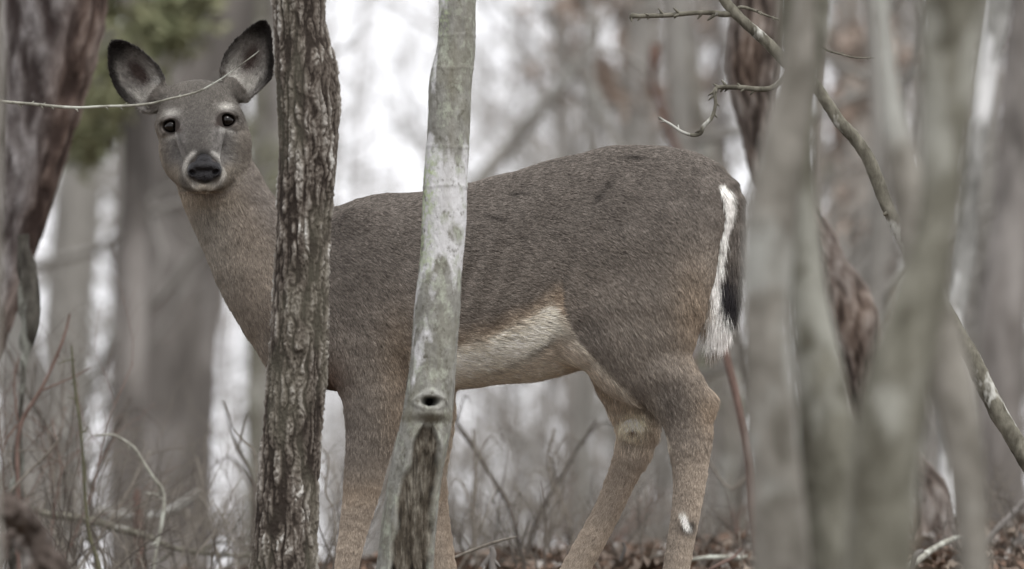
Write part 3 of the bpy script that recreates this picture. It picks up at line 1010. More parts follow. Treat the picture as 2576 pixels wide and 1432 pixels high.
# ------------------------------------------------------------------ trunks
def tube_mesh(P, R, sides, disp=None):
    """Displaced tube; disp(theta, s, P, R) -> (offset, dict of attributes)."""
    T, N, B = frames(P)
    th = np.linspace(0, 2 * np.pi, sides, endpoint=False)
    dirs = N[:, None] * np.cos(th)[None, :, None] + B[:, None] * np.sin(th)[None, :, None]
    at_ = {}
    r = np.repeat(R[:, None], sides, 1)
    if disp:
        base = P[:, None] + dirs * r[..., None]
        off, at_ = disp(base, dirs, P, R)
        r = r + off
    V = P[:, None] + dirs * r[..., None]
    m = len(P)
    i = np.arange(m - 1)[:, None] * sides
    j = np.arange(sides)[None]
    k = (j + 1) % sides
    F = np.stack([i + j, i + k, i + sides + k, i + sides + j], -1).reshape(-1, 4)
    V = V.reshape(-1, 3)
    # make faces point outward
    f0 = F[:sides]
    nn = np.cross(V[f0[:, 2]] - V[f0[:, 0]], V[f0[:, 3]] - V[f0[:, 1]])
    if (nn * (V[f0].mean(1) - P[0])).sum() < 0:
        F = F[:, ::-1]
    return V, F, {k_: v_.reshape(-1) for k_, v_ in at_.items()}

def trunk_path(pp, Y, up=6.0, to_ground=True, Ys=None):
    P = np.array([at(p[0], p[1], Y if Ys is None else Ys[i]) for i, p in enumerate(pp)])
    R = np.array([pr(p[2], Y if Ys is None else Ys[i]) for i, p in enumerate(pp)])
    if P[0, 2] < P[-1, 2]:
        P, R = P[::-1], R[::-1]
    if up:
        d = P[0] - P[1]
        d = d / np.linalg.norm(d) * .6 + np.array([0, 0, .4])
        d /= np.linalg.norm(d)
        q = [P[0] + d * up * t for t in (1.0, .6, .25)]
        P = np.vstack([q, P])
        R = np.concatenate([[R[0] * .3, R[0] * .6, R[0] * .88], R])
    if to_ground:
        d = P[-1] - P[-2]
        d /= np.linalg.norm(d)
        gz = float(ground_z(P[-1, 0], P[-1, 1])) - .06
        if P[-1, 2] > gz:
            t = (P[-1, 2] - gz) / max(-d[2], .3)
            P = np.vstack([P, P[-1] + d * t * .7 + np.array([0, 0, 0]), [P[-1, 0] + d[0] * t, P[-1, 1] + d[1] * t, gz]])
            R = np.concatenate([R, [R[-1] * 1.08, R[-1] * 1.35]])
    return P[::-1], R[::-1]      # from the ground up

def densify(P, R, n_vis, zlo, zhi):
    Q, r = resample(P, R, 400)
    z = Q[:, 2]
    s = np.r_[0, np.cumsum(np.linalg.norm(np.diff(Q, axis=0), axis=1))]
    vis = (z > zlo) & (z < zhi)
    i0, i1 = np.nonzero(vis)[0][[0, -1]]
    t = np.concatenate([np.linspace(0, s[i0], 24, endpoint=False) if i0 > 0 else [], np.linspace(s[i0], s[i1], n_vis), np.linspace(s[i1], s[-1], 60)[1:]])
    out = np.column_stack([np.interp(t, s, Q[:, i]) for i in range(3)])
    return out, np.interp(t, s, r)

def bare_crown(name, P, R, mat, parent, seed, n=9, start=.5, length=1.6):
    """Leafless limbs above the frame, so the tree goes on as a tree."""
    rg = np.random.default_rng(seed)
    tb = Tubes()
    m = len(P)
    for i in range(n):
        k_ = int(m * (start + (1 - start) * (i + .5) / n))
        k_ = min(k_, m - 2)
        a = rg.random() * 6.28
        d = np.array([math.cos(a), math.sin(a), .7 + .5 * rg.random()])
        grow(tb, P[k_], d / np.linalg.norm(d), R[k_] * .5, length * (.6 + .6 * rg.random()), 2, rg)
    return tb.build(name, mat, parent)

def grow(tb, p, d, r, L, depth, rg, sides=4, kids=4, droop=0.0, wig=.22):
    n = 5 if depth else 4
    pts = [p]
    dd = d.copy()
    for i in range(n - 1):
        dd = dd + rg.normal(size=3) * wig + np.array([0, 0, .06 - droop])
        dd /= np.linalg.norm(dd)
        pts.append(pts[-1] + dd * L / (n - 1))
    pts = np.array(pts)
    tb.add(pts, r * np.linspace(1, .35 if depth else .2, n), sides if depth else 3)
    if depth:
        for i in range(kids):
            t = .25 + .75 * (i + rg.random()) / kids
            q = t * (n - 1)
            a = int(min(q, n - 2))
            pos = pts[a] + (pts[a + 1] - pts[a]) * (q - a)
            b = rg.normal(size=3)
            base = pts[a + 1] - pts[a]
            base /= np.linalg.norm(base)
            b -= (b @ base) * base
            b /= np.linalg.norm(b)
            nd = base * .75 + b * .75
            nd /= np.linalg.norm(nd)
            grow(tb, pos, nd, r * .5 * (1 - .4 * t), L * (.55 - .15 * t), depth - 1, rg, max(sides - 1, 3), kids, droop, wig)

ZLO, ZHI = CAMLOC[2] + 17.5 * math.tan(PITCH) - .72, CAMLOC[2] + 17.5 * math.tan(PITCH) + .72

# dark rough-barked trunk in front of the deer's neck
t = NT('rough_bark', .92, .12)
a_ = t.attr('groove')
g1 = t.noise(95, (1, 1, .3), 5, .7, .4)
g2 = t.noise(16, (1, 1, .55), 4, .6)
g3 = t.noise(260, (1, 1, .5), 3, .7)
c = t.ramp(a_, [(.08, (.028, .022, .018)), (.27, (.11, .093, .078)), (.48, (.215, .195, .17)), (.75, (.36, .34, .31))])
c = t.mix(t.step(g1, .40, .66), t.mix(.25, c, (.03, .024, .02)), c)
c = t.mix(t.step(t.noise(9, (1, 1, .5), 3, .5), .5, .62), c, t.mix(.3, c, (.15, .145, .11)))
white_ = t.n.new('ShaderNodeMath'); white_.operation = 'MULTIPLY'
t.l.new(t.step(g2, .54, .62), white_.inputs[0]); t.l.new(t.step(a_, .38, .6), white_.inputs[1])
c = t.mix(white_.outputs[0], c, (.46, .45, .42))
t.color(c)
t.bump(t.mix(.5, g1, g3), .9, .004)
M_rough = t.m

def cells(x, y, z, seed):
    """Worley noise: nearest and second distance and a random value per cell."""
    ix, iy, iz = np.floor(x), np.floor(y), np.floor(z)
    f1 = np.full(x.shape, 9.0)
    f2 = np.full(x.shape, 9.0)
    cid = np.zeros(x.shape)
    for a in (-1, 0, 1):
        for b in (-1, 0, 1):
            for c_ in (-1, 0, 1):
                h = _hash(ix + a, iy + b, iz + c_, seed)
                u, v, w = (h & 1023) / 1023, ((h >> 10) & 1023) / 1023, ((h >> 20) & 1023) / 1023
                d = np.sqrt((ix + a + u - x)**2 + (iy + b + v - y)**2 + (iz + c_ + w - z)**2)
                n_ = d < f1
                f2 = np.where(n_, f1, np.minimum(f2, d))
                cid = np.where(n_, u, cid)
                f1 = np.minimum(f1, d)
    return f1, f2, cid

def rough_disp(sc=1.0, amp=1.0, seed=0):
    def f(base, dirs, P, R):
        x, y, z = [base[..., i] / sc for i in range(3)]
        wx = .007 * noise3(x * 45, y * 45, z * 26, seed + 1)
        wz = .02 * noise3(x * 40, y * 40, z * 20, seed + 2)
        f1, f2, cid = cells((x + wx) * 62, (y + wx) * 62, (z + wz) * 9.5, seed + 3)
        vr = noise3((x + wx) * 48, (y + wx) * 48, (z + wz) * 5, seed + 11)
        g = ss(.0, .42, f2 - f1) * .55 + .45 * ss(.02, .4, np.abs(vr))
        n2 = noise3((x + wx) * 80, (y + wx) * 80, (z + wz) * 42, seed + 4)
        g2_ = ss(.0, .3, np.abs(n2)) * .7 + .3 * (noise3(x * 130, y * 130, z * 60, seed + 13) > -.2)
        fine = fbm(x * 210, y * 210, z * 130, seed + 6, 4)
        h = g * (.45 + .55 * g2_) * (.55 + .45 * cid)
        big = noise3(x * 7, y * 7, z * 4, seed + 8)
        off = sc * amp * (.0080 * (h - .6) + .0030 * fine * (.4 + g) + .003 * big)
        return off, {'groove': np.clip(h * .82 + .14 * fine + .12 * noise3(x * 22, y * 22, z * 10, seed + 9), 0, 1)}
    return f

YA = 17.22
pA = [(748, -60, 67), (750, 0, 68), (757, 90, 67), (770, 165, 80), (776, 260, 82), (776, 360, 78), (772, 450, 73), (762, 600, 70), (756, 800, 73), (748, 950, 76), (734, 1100, 77), (722, 1300, 79), (714, 1432, 86), (708, 1560, 100)]
P, R = trunk_path(pA, YA, 6)
P, R = densify(P, R, 900, ZLO, ZHI)
treeA = empty('tree', (P[0, 0], P[0, 1], P[0, 2]), "slim tree with dark furrowed bark in front of the deer's neck", 'tree')
V, F, A_ = tube_mesh(P, R, 300, rough_disp(1, 1, 10))
mesh_from('trunk', V, F, M_rough, treeA, attrs=A_)
bare_crown('crown', P[-60:], R[-60:], M_rough, treeA, 21)

# pale smooth trunk with lichen, knot hole and the dead dark strip below it
t = NT('smooth_lichen_bark', .9, .12)
n1 = t.noise(17, (1, 1, .5), 4, .6, .3)
n2 = t.noise(42, (1, 1, .6), 5, .7)
n3 = t.noise(13, (1, 1, .42), 3, .5, .3)
n4 = t.noise(180, (1, 1, .6), 3, .7)
c = t.ramp(n2, [(.28, (.125, .122, .105)), (.5, (.215, .213, .192)), (.72, (.31, .31, .285))])
c = t.mix(t.step(n1, .48, .56), c, t.mix(.4, c, (.16, .155, .115)))
lo_ = t.n.new('ShaderNodeMath'); lo_.operation = 'MULTIPLY'
n5 = t.n.new('ShaderNodeMath'); n5.operation = 'MULTIPLY_ADD'; t.l.new(t.noise(70, (1, 1, .7), 5, .75), n5.inputs[0]); n5.inputs[1].default_value = .16; t.l.new(n3, n5.inputs[2])
t.l.new(t.step(n5.outputs[0], .615, .67), lo_.inputs[0]); t.l.new(t.attr('clean'), lo_.inputs[1])
c = t.mix(lo_.outputs[0], c, (.52, .52, .525))
c = t.mix(t.step(t.noise(60, (1, 1, .8), 4, .75), .55, .70), c, (.10, .095, .075))
c = t.mix(t.step(t.noise(34, (1, 1, .7), 5, .75), .52, .66), c, (.33, .35, .29))
gl = t.n.new('ShaderNodeMath'); gl.operation = 'MULTIPLY'
t.l.new(t.attr('green'), gl.inputs[0]); t.l.new(t.step(t.noise(85, (1, 1, 1), 4, .7), .46, .60), gl.inputs[1])
c = t.mix(gl.outputs[0], c, (.38, .44, .28))
c = t.mix(t.attr('streak'), c, t.mix(.5, c, (.10, .085, .05)))
rot = t.ramp(t.noise(55, (1, 1, .22), 5, .7), [(.34, (.012, .010, .008)), (.5, (.065, .055, .042)), (.7, (.19, .175, .145))])
c = t.mix(t.attr('rot'), c, rot)
c = t.mix(t.attr('hole'), c, (.006, .005, .004))
t.color(c)
t.bump(t.mix(.5, n2, n4), .8, .003)
M_smooth = t.m
YB = 17.30
pB = [(1150, -60, 48), (1150, 0, 49), (1148, 120, 49), (1135, 220, 54), (1131, 300, 54), (1122, 420, 56), (1116, 560, 55), (1108, 680, 55), (1099, 800, 58), (1088, 930, 60), (1080, 1010, 61), (1070, 1080, 63), (1046, 1200, 66), (1028, 1350, 70), (1018, 1432, 73), (1000, 1580, 90)]
P, R = trunk_path(pB, YB, 6)
P, R = densify(P, R, 760, ZLO, ZHI)
def sm_disp(base, dirs, P, R):
    x, y, z = [base[..., i] for i in range(3)]
    py = 716 - (z - CAMLOC[2] - (YB - CAMLOC[1]) * math.tan(PITCH)) / S * 18 / YB
    px = 1288 + x / S * 18 / (YB - .04)
    frt = ss(.1, -.3, dirs[..., 1])
    fine = fbm(x * 120, y * 120, z * 60, 3, 3)
    off = .0012 * fine + .0035 * noise3(x * 12, y * 12, z * 7, 6)
    # knot
    dx, dy = px - 1082, py - 1014
    e = np.sqrt((dx / 1.4)**2 + (dy * 1.35)**2)
    knot = np.exp(-((e - 22) / 9)**2) * frt
    lid = np.exp(-(dx / 32)**2 - ((dy - 28) / 16)**2) * frt
    hole = ss(17, 11, e + 3 * fine) * frt
    off = off + .006 * knot + .014 * lid - .006 * np.exp(-(dx / 30)**2 - ((dy - 52) / 9)**2) * frt + .005 * np.exp(-((dx - 4) / 30)**2 - ((dy + 26 - dx * dx / 60) / 6)**2) * frt - .030 * hole
    # dead strip
    cx = np.interp(py, [1070, 1107, 1200, 1269, 1408, 1600], [1080, 1073, 1057, 1045, 1035, 1018])
    wd = np.interp(py, [1060, 1085, 1107, 1269, 1408, 1600], [12, 22, 27, 40, 45, 52])
    rt = ss(1.12, .92, np.abs(px - cx + 14 * noise3(x * 30, 0, z * 18, 8)) / wd) * ss(1062, 1092, py + 10 * noise3(x * 60, y * 60, z * 20, 18)) * frt
    edge = ss(.5, .95, np.abs(px - cx) / wd) * rt
    off = off - .011 * rt * (.6 + .4 * ss(0, .2, np.abs(noise3(x * 60, y * 60, z * 9, 15)))) + rt * .008 * fbm(x * 90, y * 90, z * 16, 12, 4)
    off = off + .006 * np.exp(-((np.abs(px - cx) - wd * 1.1) / 10)**2) * ss(1075, 1120, py) * frt
    # small ring scars
    for ry in (88, 172, 372, 470):
        off = off + .0009 * np.exp(-((py - ry - 8 * noise3(x * 20, y * 20, 0, ry)) / 5)**2)
    rel = (px - np.interp(py, [p[1] for p in pB], [p[0] for p in pB])) / 55
    green = ss(-.25, -.7, rel + .3 * noise3(x * 20, y * 20, z * 9, 5)) * ss(300, 480, py + 80 * noise3(x * 9, 0, z * 9, 7)) * ss(760, 600, py)
    green = np.maximum(green, .7 * ss(-.2, -.6, rel) * ss(130, 60, py))
    streak = np.exp(-((rel - .05 + .25 * noise3(0, 0, z * 7, 33)) / .22)**2) * ss(700, 500, py) * (.5 + .5 * noise3(x * 40, y * 40, z * 12, 35))
    streak = np.maximum(streak, .8 * np.exp(-((py - 1052) / 16)**2) * frt)
    return off, {'green': np.clip(green, 0, 1), 'streak': np.clip(streak, 0, 1), 'rot': np.clip(rt, 0, 1), 'clean': ss(1040, 960, py), 'hole': np.clip(hole + .7 * np.exp(-((e - 20) / 4)**2) * frt * 0, 0, 1)}
treeB = empty('tree', tuple(P[0]), 'slim pale smooth-barked tree with a knot hole, crossing the deer behind its foreleg', 'tree')
V, F, A_ = tube_mesh(P, R, 240, sm_disp)
mesh_from('trunk', V, F, M_smooth, treeB, attrs=A_)
bare_crown('crown', P[-60:], R[-60:], M_smooth, treeB, 22)

# ------------------------------------------------------------------ other trunks of the near woods
def woodmat(name, dark, light, patch=None, amt=(.52, .62), sc=14, st=.22, bump=.01):
    return simple_bark(name, dark, light, sc, (1, 1, st), patch, amt, bump)
M_olive = woodmat('olive_grey_bark', (.055, .05, .036), (.20, .195, .16), (.28, .28, .245), (.54, .62), 24, .6)
M_pale = woodmat('pale_grey_bark', (.10, .092, .076), (.25, .237, .208), (.32, .322, .295), (.53, .62), 24, .6)
M_greydark = woodmat('grey_brown_bark', (.05, .045, .041), (.18, .165, .152), (.25, .235, .22), (.5, .62), 5, .28, .03)
M_grey = woodmat('grey_bark', (.14, .134, .12), (.30, .288, .265), (.28, .28, .26), (.56, .68), 8, .15, .03)
M_red = woodmat('red_brown_scaly_bark', (.035, .02, .016), (.16, .105, .085), (.22, .205, .20), (.50, .60), 22, .3, .02)
M_white = woodmat('white_lichened_bark', (.10, .098, .088), (.34, .34, .325), (.58, .585, .58), (.52, .58), 12, .5)
M_twig = woodmat('twig_bark', (.10, .085, .07), (.22, .20, .17), None, (.5, .6), 60, .3, .002)
M_twigl = woodmat('lichened_twig_bark', (.13, .125, .10), (.34, .335, .29), (.42, .43, .38), (.5, .6), 50, .5, .002)
M_twigr = woodmat('reddish_twig_bark', (.085, .055, .045), (.18, .125, .105), None, (.5, .6), 60, .3, .002)
M_twigg = woodmat('green_twig_bark', (.05, .05, .03), (.13, .125, .08), None, (.5, .6), 60, .3, .002)
M_far = woodmat('distant_bark', (.19, .182, .168), (.35, .337, .318), None, (.5, .6), 5, .3, .02)  # bark colour lightened to stand in for haze
M_farb = woodmat('distant_brown_bark', (.165, .148, .13), (.305, .28, .25), None, (.5, .6), 5, .3, .02)  # brown bark paled likewise, the haze put into its colour

def gen_disp(amp, fr=14, st=.3, seed=0):
    def f(base, dirs, P, R):
        x, y, z = [base[..., i] for i in range(3)]
        n = noise3(x * fr, y * fr, z * fr * st, seed)
        return amp * (ss(.02, .4, np.abs(n)) - .5) + amp * 1.1 * noise3(x * fr * .25, y * fr * .25, z * fr * .12, seed + 2), {}
    return f

def trunk(label, pp, Y, mat, name='tree', cat='tree', up=6, sides=40, rings=160, amp=.004, group=None, crown=True, seed=1, parent=None, gnd=True, fr=14, Ys=None, disp=None, part='trunk', n=9):
    P, R = trunk_path(pp, Y, up, gnd, Ys)
    P, R = resample(P, R, rings)
    if parent is None:
        e = empty(name, tuple(P[0]), label, cat, group)
    else:
        e = parent
    V, F, A2 = tube_mesh(P, R, sides, disp or gen_disp(amp, fr, seed=seed))
    mesh_from(part, V, F, mat, e, attrs=A2)
    if crown:
        k_ = int(rings * .75)
        bare_crown('crown', P[k_:], R[k_:], mat, e, seed, n, .1)
    return e

# big leaning tree at the left edge
def flaky(base, sc, seed):
    x, y, z = [base[..., i] / sc for i in range(3)]
    w = .02 * noise3(x * 20, y * 20, z * 12, seed)
    a = noise3((x + w) * 30, (y + w) * 30, z * 7, seed + 1)
    b = fbm((x + w) * 55, (y + w) * 55, z * 22, seed + 2, 4)
    h = .5 * ss(-.45, .5, a) + .5 * ss(-.5, .6, b)
    return sc * .011 * (h - .5), np.clip(h, 0, 1)
def red_disp(base, dirs, P, R):
    o1, h1 = flaky(base, 1.6, 60)
    a1 = {'groove': h1}
    x = dirs[..., 0]
    a1['side'] = ss(.0, .75, x + .25 * noise3(base[..., 0] * 9, base[..., 1] * 9, base[..., 2] * 3, 4))
    return o1, a1
t = NT('leaning_tree_bark', .92, .12)
g1 = t.noise(40, (1, 1, .3), 5, .7, .4)
c = t.ramp(t.attr('groove'), [(.15, (.045, .037, .035)), (.45, (.15, .135, .13)), (.8, (.28, .265, .263))])
cr = t.ramp(t.attr('groove'), [(.15, (.03, .02, .016)), (.45, (.11, .078, .064)), (.8, (.23, .185, .16))])
c = t.mix(t.attr('side'), c, cr)
c = t.mix(t.step(g1, .38, .62), t.mix(.6, c, (.03, .02, .018)), c)
t.color(c)
t.bump(g1, .8, .01)
M_lean = t.m
M_crook0 = woodmat('dark_snag_wood', (.025, .022, .018), (.085, .08, .068), (.20, .205, .18), (.55, .62), 30, .5, .01)
trunk('large leaning tree with red-brown scaly bark at the left edge', [(128, -60, 150), (118, 60, 142), (92, 250, 116), (66, 400, 96), (40, 560, 76), (8, 700, 64), (-40, 830, 62), (-120, 1050, 70), (-190, 1300, 80)], 21.2, M_lean, sides=200, rings=500, disp=red_disp, seed=3)
# lichen-hung dead stub below it
e = trunk('dead dark snag hung with grey lichen at the lower left', [(58, 590, 4), (62, 630, 12), (67, 670, 19), (72, 730, 22), (74, 800, 25), (66, 870, 20), (60, 940, 7), (48, 1100, 8), (40, 1300, 9), (38, 1420, 10)], 20.4, M_crook0, 'dead_snag', 'snag', up=0, sides=40, rings=200, amp=.009, crown=False, seed=8, fr=30)
# foreground stems, far out of focus
trunk('blurred foreground stem at the very left edge', [(-32, -60, 38), (-34, 400, 40), (-40, 900, 42), (-46, 1432, 46)], 12.6, M_pale, seed=4, n=5)
fa = trunk('blurred forked grey tree in the foreground just behind the tail', [(2030, -60, 66), (2022, 60, 64), (2010, 200, 50), (2012, 350, 40), (2020, 500, 40), (2028, 650, 44), (2040, 800, 50), (2062, 950, 60), (2082, 1100, 70), (2092, 1250, 76), (2098, 1432, 84)], 12.4, M_olive, seed=5, n=5)
trunk(None, [(2030, -60, 30), (2016, 100, 40), (1994, 240, 46), (1966, 380, 54), (1940, 540, 62), (1928, 750, 58), (1936, 950, 60), (1948, 1150, 64), (1956, 1300, 70), (1962, 1432, 72)], 12.3, M_pale, parent=fa, crown=False, up=0, part='second_trunk', seed=6)
trunk('thickest blurred foreground trunk, olive grey, bowed to the left', [(2400, -60, 84), (2394, 60, 82), (2384, 200, 72), (2372, 350, 60), (2364, 500, 54), (2345, 620, 58), (2310, 760, 70), (2272, 900, 80), (2245, 1050, 86), (2228, 1200, 86), (2214, 1432, 86)], 11.4, M_olive, seed=7, n=5)
trunk('pale blurred foreground sapling crossing the thickest trunk', [(2205, -60, 22), (2222, 120, 24), (2246, 300, 32), (2276, 450, 42), (2310, 620, 46), (2345, 760, 50), (2376, 900, 50), (2412, 1060, 48), (2436, 1200, 44), (2452, 1432, 44)], 12.0, M_pale, seed=9, n=4)
# crooked dark tree behind them
def crook_disp(base, dirs, P, R):
    o1, h1 = flaky(base, .95, 90)
    o2, h2 = rough_disp(1.2, 1.0, 95)(base, dirs, P, R)
    o1 = o1 * 1.2 + .6 * o2
    h1 = np.clip(h1 * .65 + h2['groove'] * .35, 0, 1)
    a1 = {'groove': h1}
    n = noise3(base[..., 0] * 9, base[..., 1] * 9, base[..., 2] * 5, 5)
    a1['side'] = .55 * ss(.0, .5, n)
    return o1 + .010 * n, a1
t = NT('shaggy_dark_bark', .92, .12)
g1 = t.noise(30, (1, 1, .4), 5, .7, .4)
c = t.ramp(t.attr('groove'), [(.1, (.03, .023, .019)), (.4, (.11, .09, .078)), (.85, (.27, .25, .23))])
cr = t.ramp(t.attr('groove'), [(.1, (.035, .022, .016)), (.4, (.12, .082, .06)), (.85, (.26, .20, .16))])
c = t.mix(t.attr('side'), c, cr)
t.color(c)
t.bump(g1, .8, .01)
M_crook = t.m
trunk('crooked dark shaggy tree seen between the blurred foreground trunks', [(1902, -60, 72), (1900, 60, 70), (1898, 180, 68), (1908, 300, 58), (1935, 420, 48), (1996, 520, 46), (2058, 600, 46), (2100, 690, 52), (2138, 790, 72), (2158, 870, 72), (2168, 950, 56), (2195, 1060, 44), (2270, 1150, 42), (2345, 1240, 48), (2352, 1330, 56), (2356, 1380, 60)], 21.6, M_crook, sides=140, rings=520, disp=crook_disp, seed=11)
# white lichened tree, right
trunk('pale white-lichened tree right of the thickest blurred trunk', [(2516, -60, 36), (2496, 80, 34), (2474, 220, 32), (2448, 400, 32), (2430, 560, 30), (2412, 720, 28), (2396, 900, 24), (2388, 1100, 24), (2384, 1340, 26)], 25.0, M_white, sides=40, rings=200, seed=12, amp=.008)
trunk('grey-brown tree at the right edge behind the leaning sapling', [(2590, -60, 44), (2570, 200, 46), (2548, 500, 52), (2528, 800, 56), (2520, 1100, 60), (2526, 1330, 66)], 31.0, M_greydark, seed=13, amp=.014)
# thin brown sapling below the tail
trunk('thin dark brown sapling leaning below the tail', [(1770, 640, 8), (1800, 780, 9), (1826, 890, 10), (1856, 1010, 11), (1884, 1140, 12), (1900, 1300, 13), (1908, 1360, 13)], 20.8, M_twigr, 'sapling', 'sapling', up=0, sides=12, rings=60, amp=.001, seed=14, crown=False)

# leaning sapling, sharp, running down to the right edge
def limb_disp(amp=.0015, seed=3):
    def f(base, dirs, P, R):
        x, y, z = [base[..., i] for i in range(3)]
        return amp * fbm(x * 60, y * 60, z * 60, seed, 3) + R[:, None] * .16 * noise3(x * 14, y * 14, z * 14, seed + 5), {}
    return f
M_sap = woodmat('sapling_bark', (.055, .05, .038), (.19, .18, .145), (.42, .42, .385), (.56, .62), 38, .5, .004)
YS = 18.1
sap = trunk('thin lichened sapling leaning from the top down to the right edge', [(1790, -60, 11), (1822, 0, 13), (1850, 34, 14), (1890, 72, 14), (1930, 108, 15), (1962, 142, 15), (2010, 184, 16), (2050, 214, 15), (2086, 268, 15), (2116, 312, 16), (2146, 344, 17), (2180, 392, 18), (2204, 446, 18), (2224, 500, 18), (2246, 548, 18), (2272, 598, 19), (2320, 690, 19), (2376, 780, 20), (2406, 836, 21), (2444, 896, 22), (2474, 962, 23), (2508, 1030, 23), (2546, 1092, 23), (2580, 1150, 24), (2660, 1300, 26), (2740, 1460, 28)], YS, M_sap, 'sapling', 'sapling', up=1.2, sides=36, rings=700, disp=limb_disp(.0016, 5), seed=15, n=5)
def limb(name, pp, Y, mat, parent, sides=10, rings=60, seed=1, buds=0, amp=.0006, label=None):
    P = np.array([at(p[0], p[1], Y + (p[3] if len(p) > 3 else 0)) for p in pp])
    R = np.array([pr(p[2], Y) for p in pp])
    P, R = resample(P, R, rings)
    V, F, A2 = tube_mesh(P, R, sides, limb_disp(amp, seed))
    if buds:
        tb = Tubes()
        rg = np.random.default_rng(seed)
        for i in range(buds):
            k_ = rg.integers(3, rings - 2)
            T = P[k_ + 1] - P[k_]
            T /= np.linalg.norm(T)
            b = rg.normal(size=3)
            b[1] *= .4
            b -= (b @ T) * T
            b /= np.linalg.norm(b)
            d = T * .6 + b * .8
            l_ = R[k_] * (1.5 + 2.5 * rg.random()) + .002
            tb.add([P[k_], P[k_] + d * l_ * .5, P[k_] + d * l_], [R[k_] * .7, R[k_] * .55, R[k_] * .25], 4)
        Vb, Fb = np.concatenate(tb.V), np.concatenate(tb.F)
        q = Fb[Fb[:, 2] != Fb[:, 3]]
        tr = Fb[Fb[:, 2] == Fb[:, 3]][:, :3]
        o = poly_mesh(name, np.vstack([V, Vb]), np.vstack([F, q + len(V)]), tr + len(V), mat, parent)
    else:
        o = mesh_from(name, V, F, mat, parent, attrs=A2)
    return o
limb('branch', [(1846, 30, 10), (1824, 36, 9), (1790, 32, 7), (1740, 33, 6.5), (1690, 38, 6), (1640, 40, 5.5), (1606, 41, 5.5), (1592, 40, 7), (1589, 44, 6), (1587, 49, 4)], YS, M_sap, sap, 14, 120, 5, 12)
limb('twig', [(1850, 28, 5), (1862, 18, 4), (1890, 24, 3.5), (1925, 38, 3), (1960, 50, 2.2)], YS, M_sap, sap, 8, 50, 6, 5)
b1 = limb('branch', [(1990, 168, 8), (1970, 200, 7), (1940, 222, 7), (1910, 225, 7), (1870, 221, 6.5), (1835, 220, 6.5), (1805, 221, 6), (1798, 232, 6), (1800, 262, 5), (1790, 296, 5), (1770, 318, 5), (1762, 336, 5), (1740, 340, 4.5), (1712, 330, 4), (1690, 315, 3.5), (1668, 302, 3), (1656, 294, 2)], YS + .2, M_sap, sap, 10, 160, 8, 16)
limb('twig', [(1738, 340, 3), (1765, 352, 2.4), (1800, 358, 2), (1842, 360, 1.2)], YS + .2, M_sap, b1, 6, 40, 9, 3)
limb('twig', [(1800, 222, 4), (1790, 222, 3), (1782, 224, 3)], YS + .2, M_sap, b1, 6, 12, 9, 2)
limb('twig', [(1768, 322, 3), (1780, 334, 2.5), (1792, 330, 1.2)], YS + .2, M_sap, b1, 6, 16, 12, 1)
limb('twig', [(1656, 296, 2), (1660, 250, 1.6), (1650, 205, 1)], YS + .35, M_sap, b1, 5, 30, 19, 1)
b2 = limb('twig', [(2030, 196, 4), (2040, 150, 3.5), (2058, 116, 3), (2084, 128, 3), (2120, 138, 2.6), (2150, 145, 2.2), (2200, 146, 1.2)], YS + .1, M_sap, sap, 6, 60, 11, 6)
limb('twig', [(2232, 536, 6), (2228, 538, 5), (2222, 540, 4)], YS - .02, M_sap, sap, 8, 10, 21, 0)

# sapling outside the left edge whose twig crosses the deer's face
lt = trunk('slim sapling at the left edge whose bare twig crosses the deer\'s forehead', [(-96, -60, 14), (-92, 200, 16), (-96, 700, 18), (-110, 1100, 20), (-120, 1432, 22)], 17.45, M_twigl, 'sapling', 'sapling', up=2, sides=16, rings=120, amp=.001, seed=16, n=5)
bt = limb('branch', [(-92, 236, 7), (-50, 246, 6), (0, 255, 5), (45, 259, 4.2), (90, 263, 4), (150, 269, 4), (200, 271, 3.6), (260, 268, 3.4), (330, 266, 3.2), (382, 260, 3), (430, 248, 2.7), (470, 239, 2.6), (505, 228, 2.4), (545, 206, 2.1), (575, 186, 1.8), (610, 160, 1.4), (640, 138, 1.4), (652, 128, .8)], 17.5, M_twigl, lt, 8, 260, 17, 22, amp=.0004)
limb('twig', [(84, 262, 3), (105, 259, 2.8), (135, 260, 2.4), (165, 261, 2), (188, 254, 1.6), (206, 244, .8)], 17.49, M_twigl, bt, 6, 40, 18, 3, amp=.0003)
limb('twig', [(100, 260, 1.6), (96, 250, 1.2), (97, 236, .7)], 17.49, M_twigl, bt, 5, 14, 18, 0, amp=.0002)
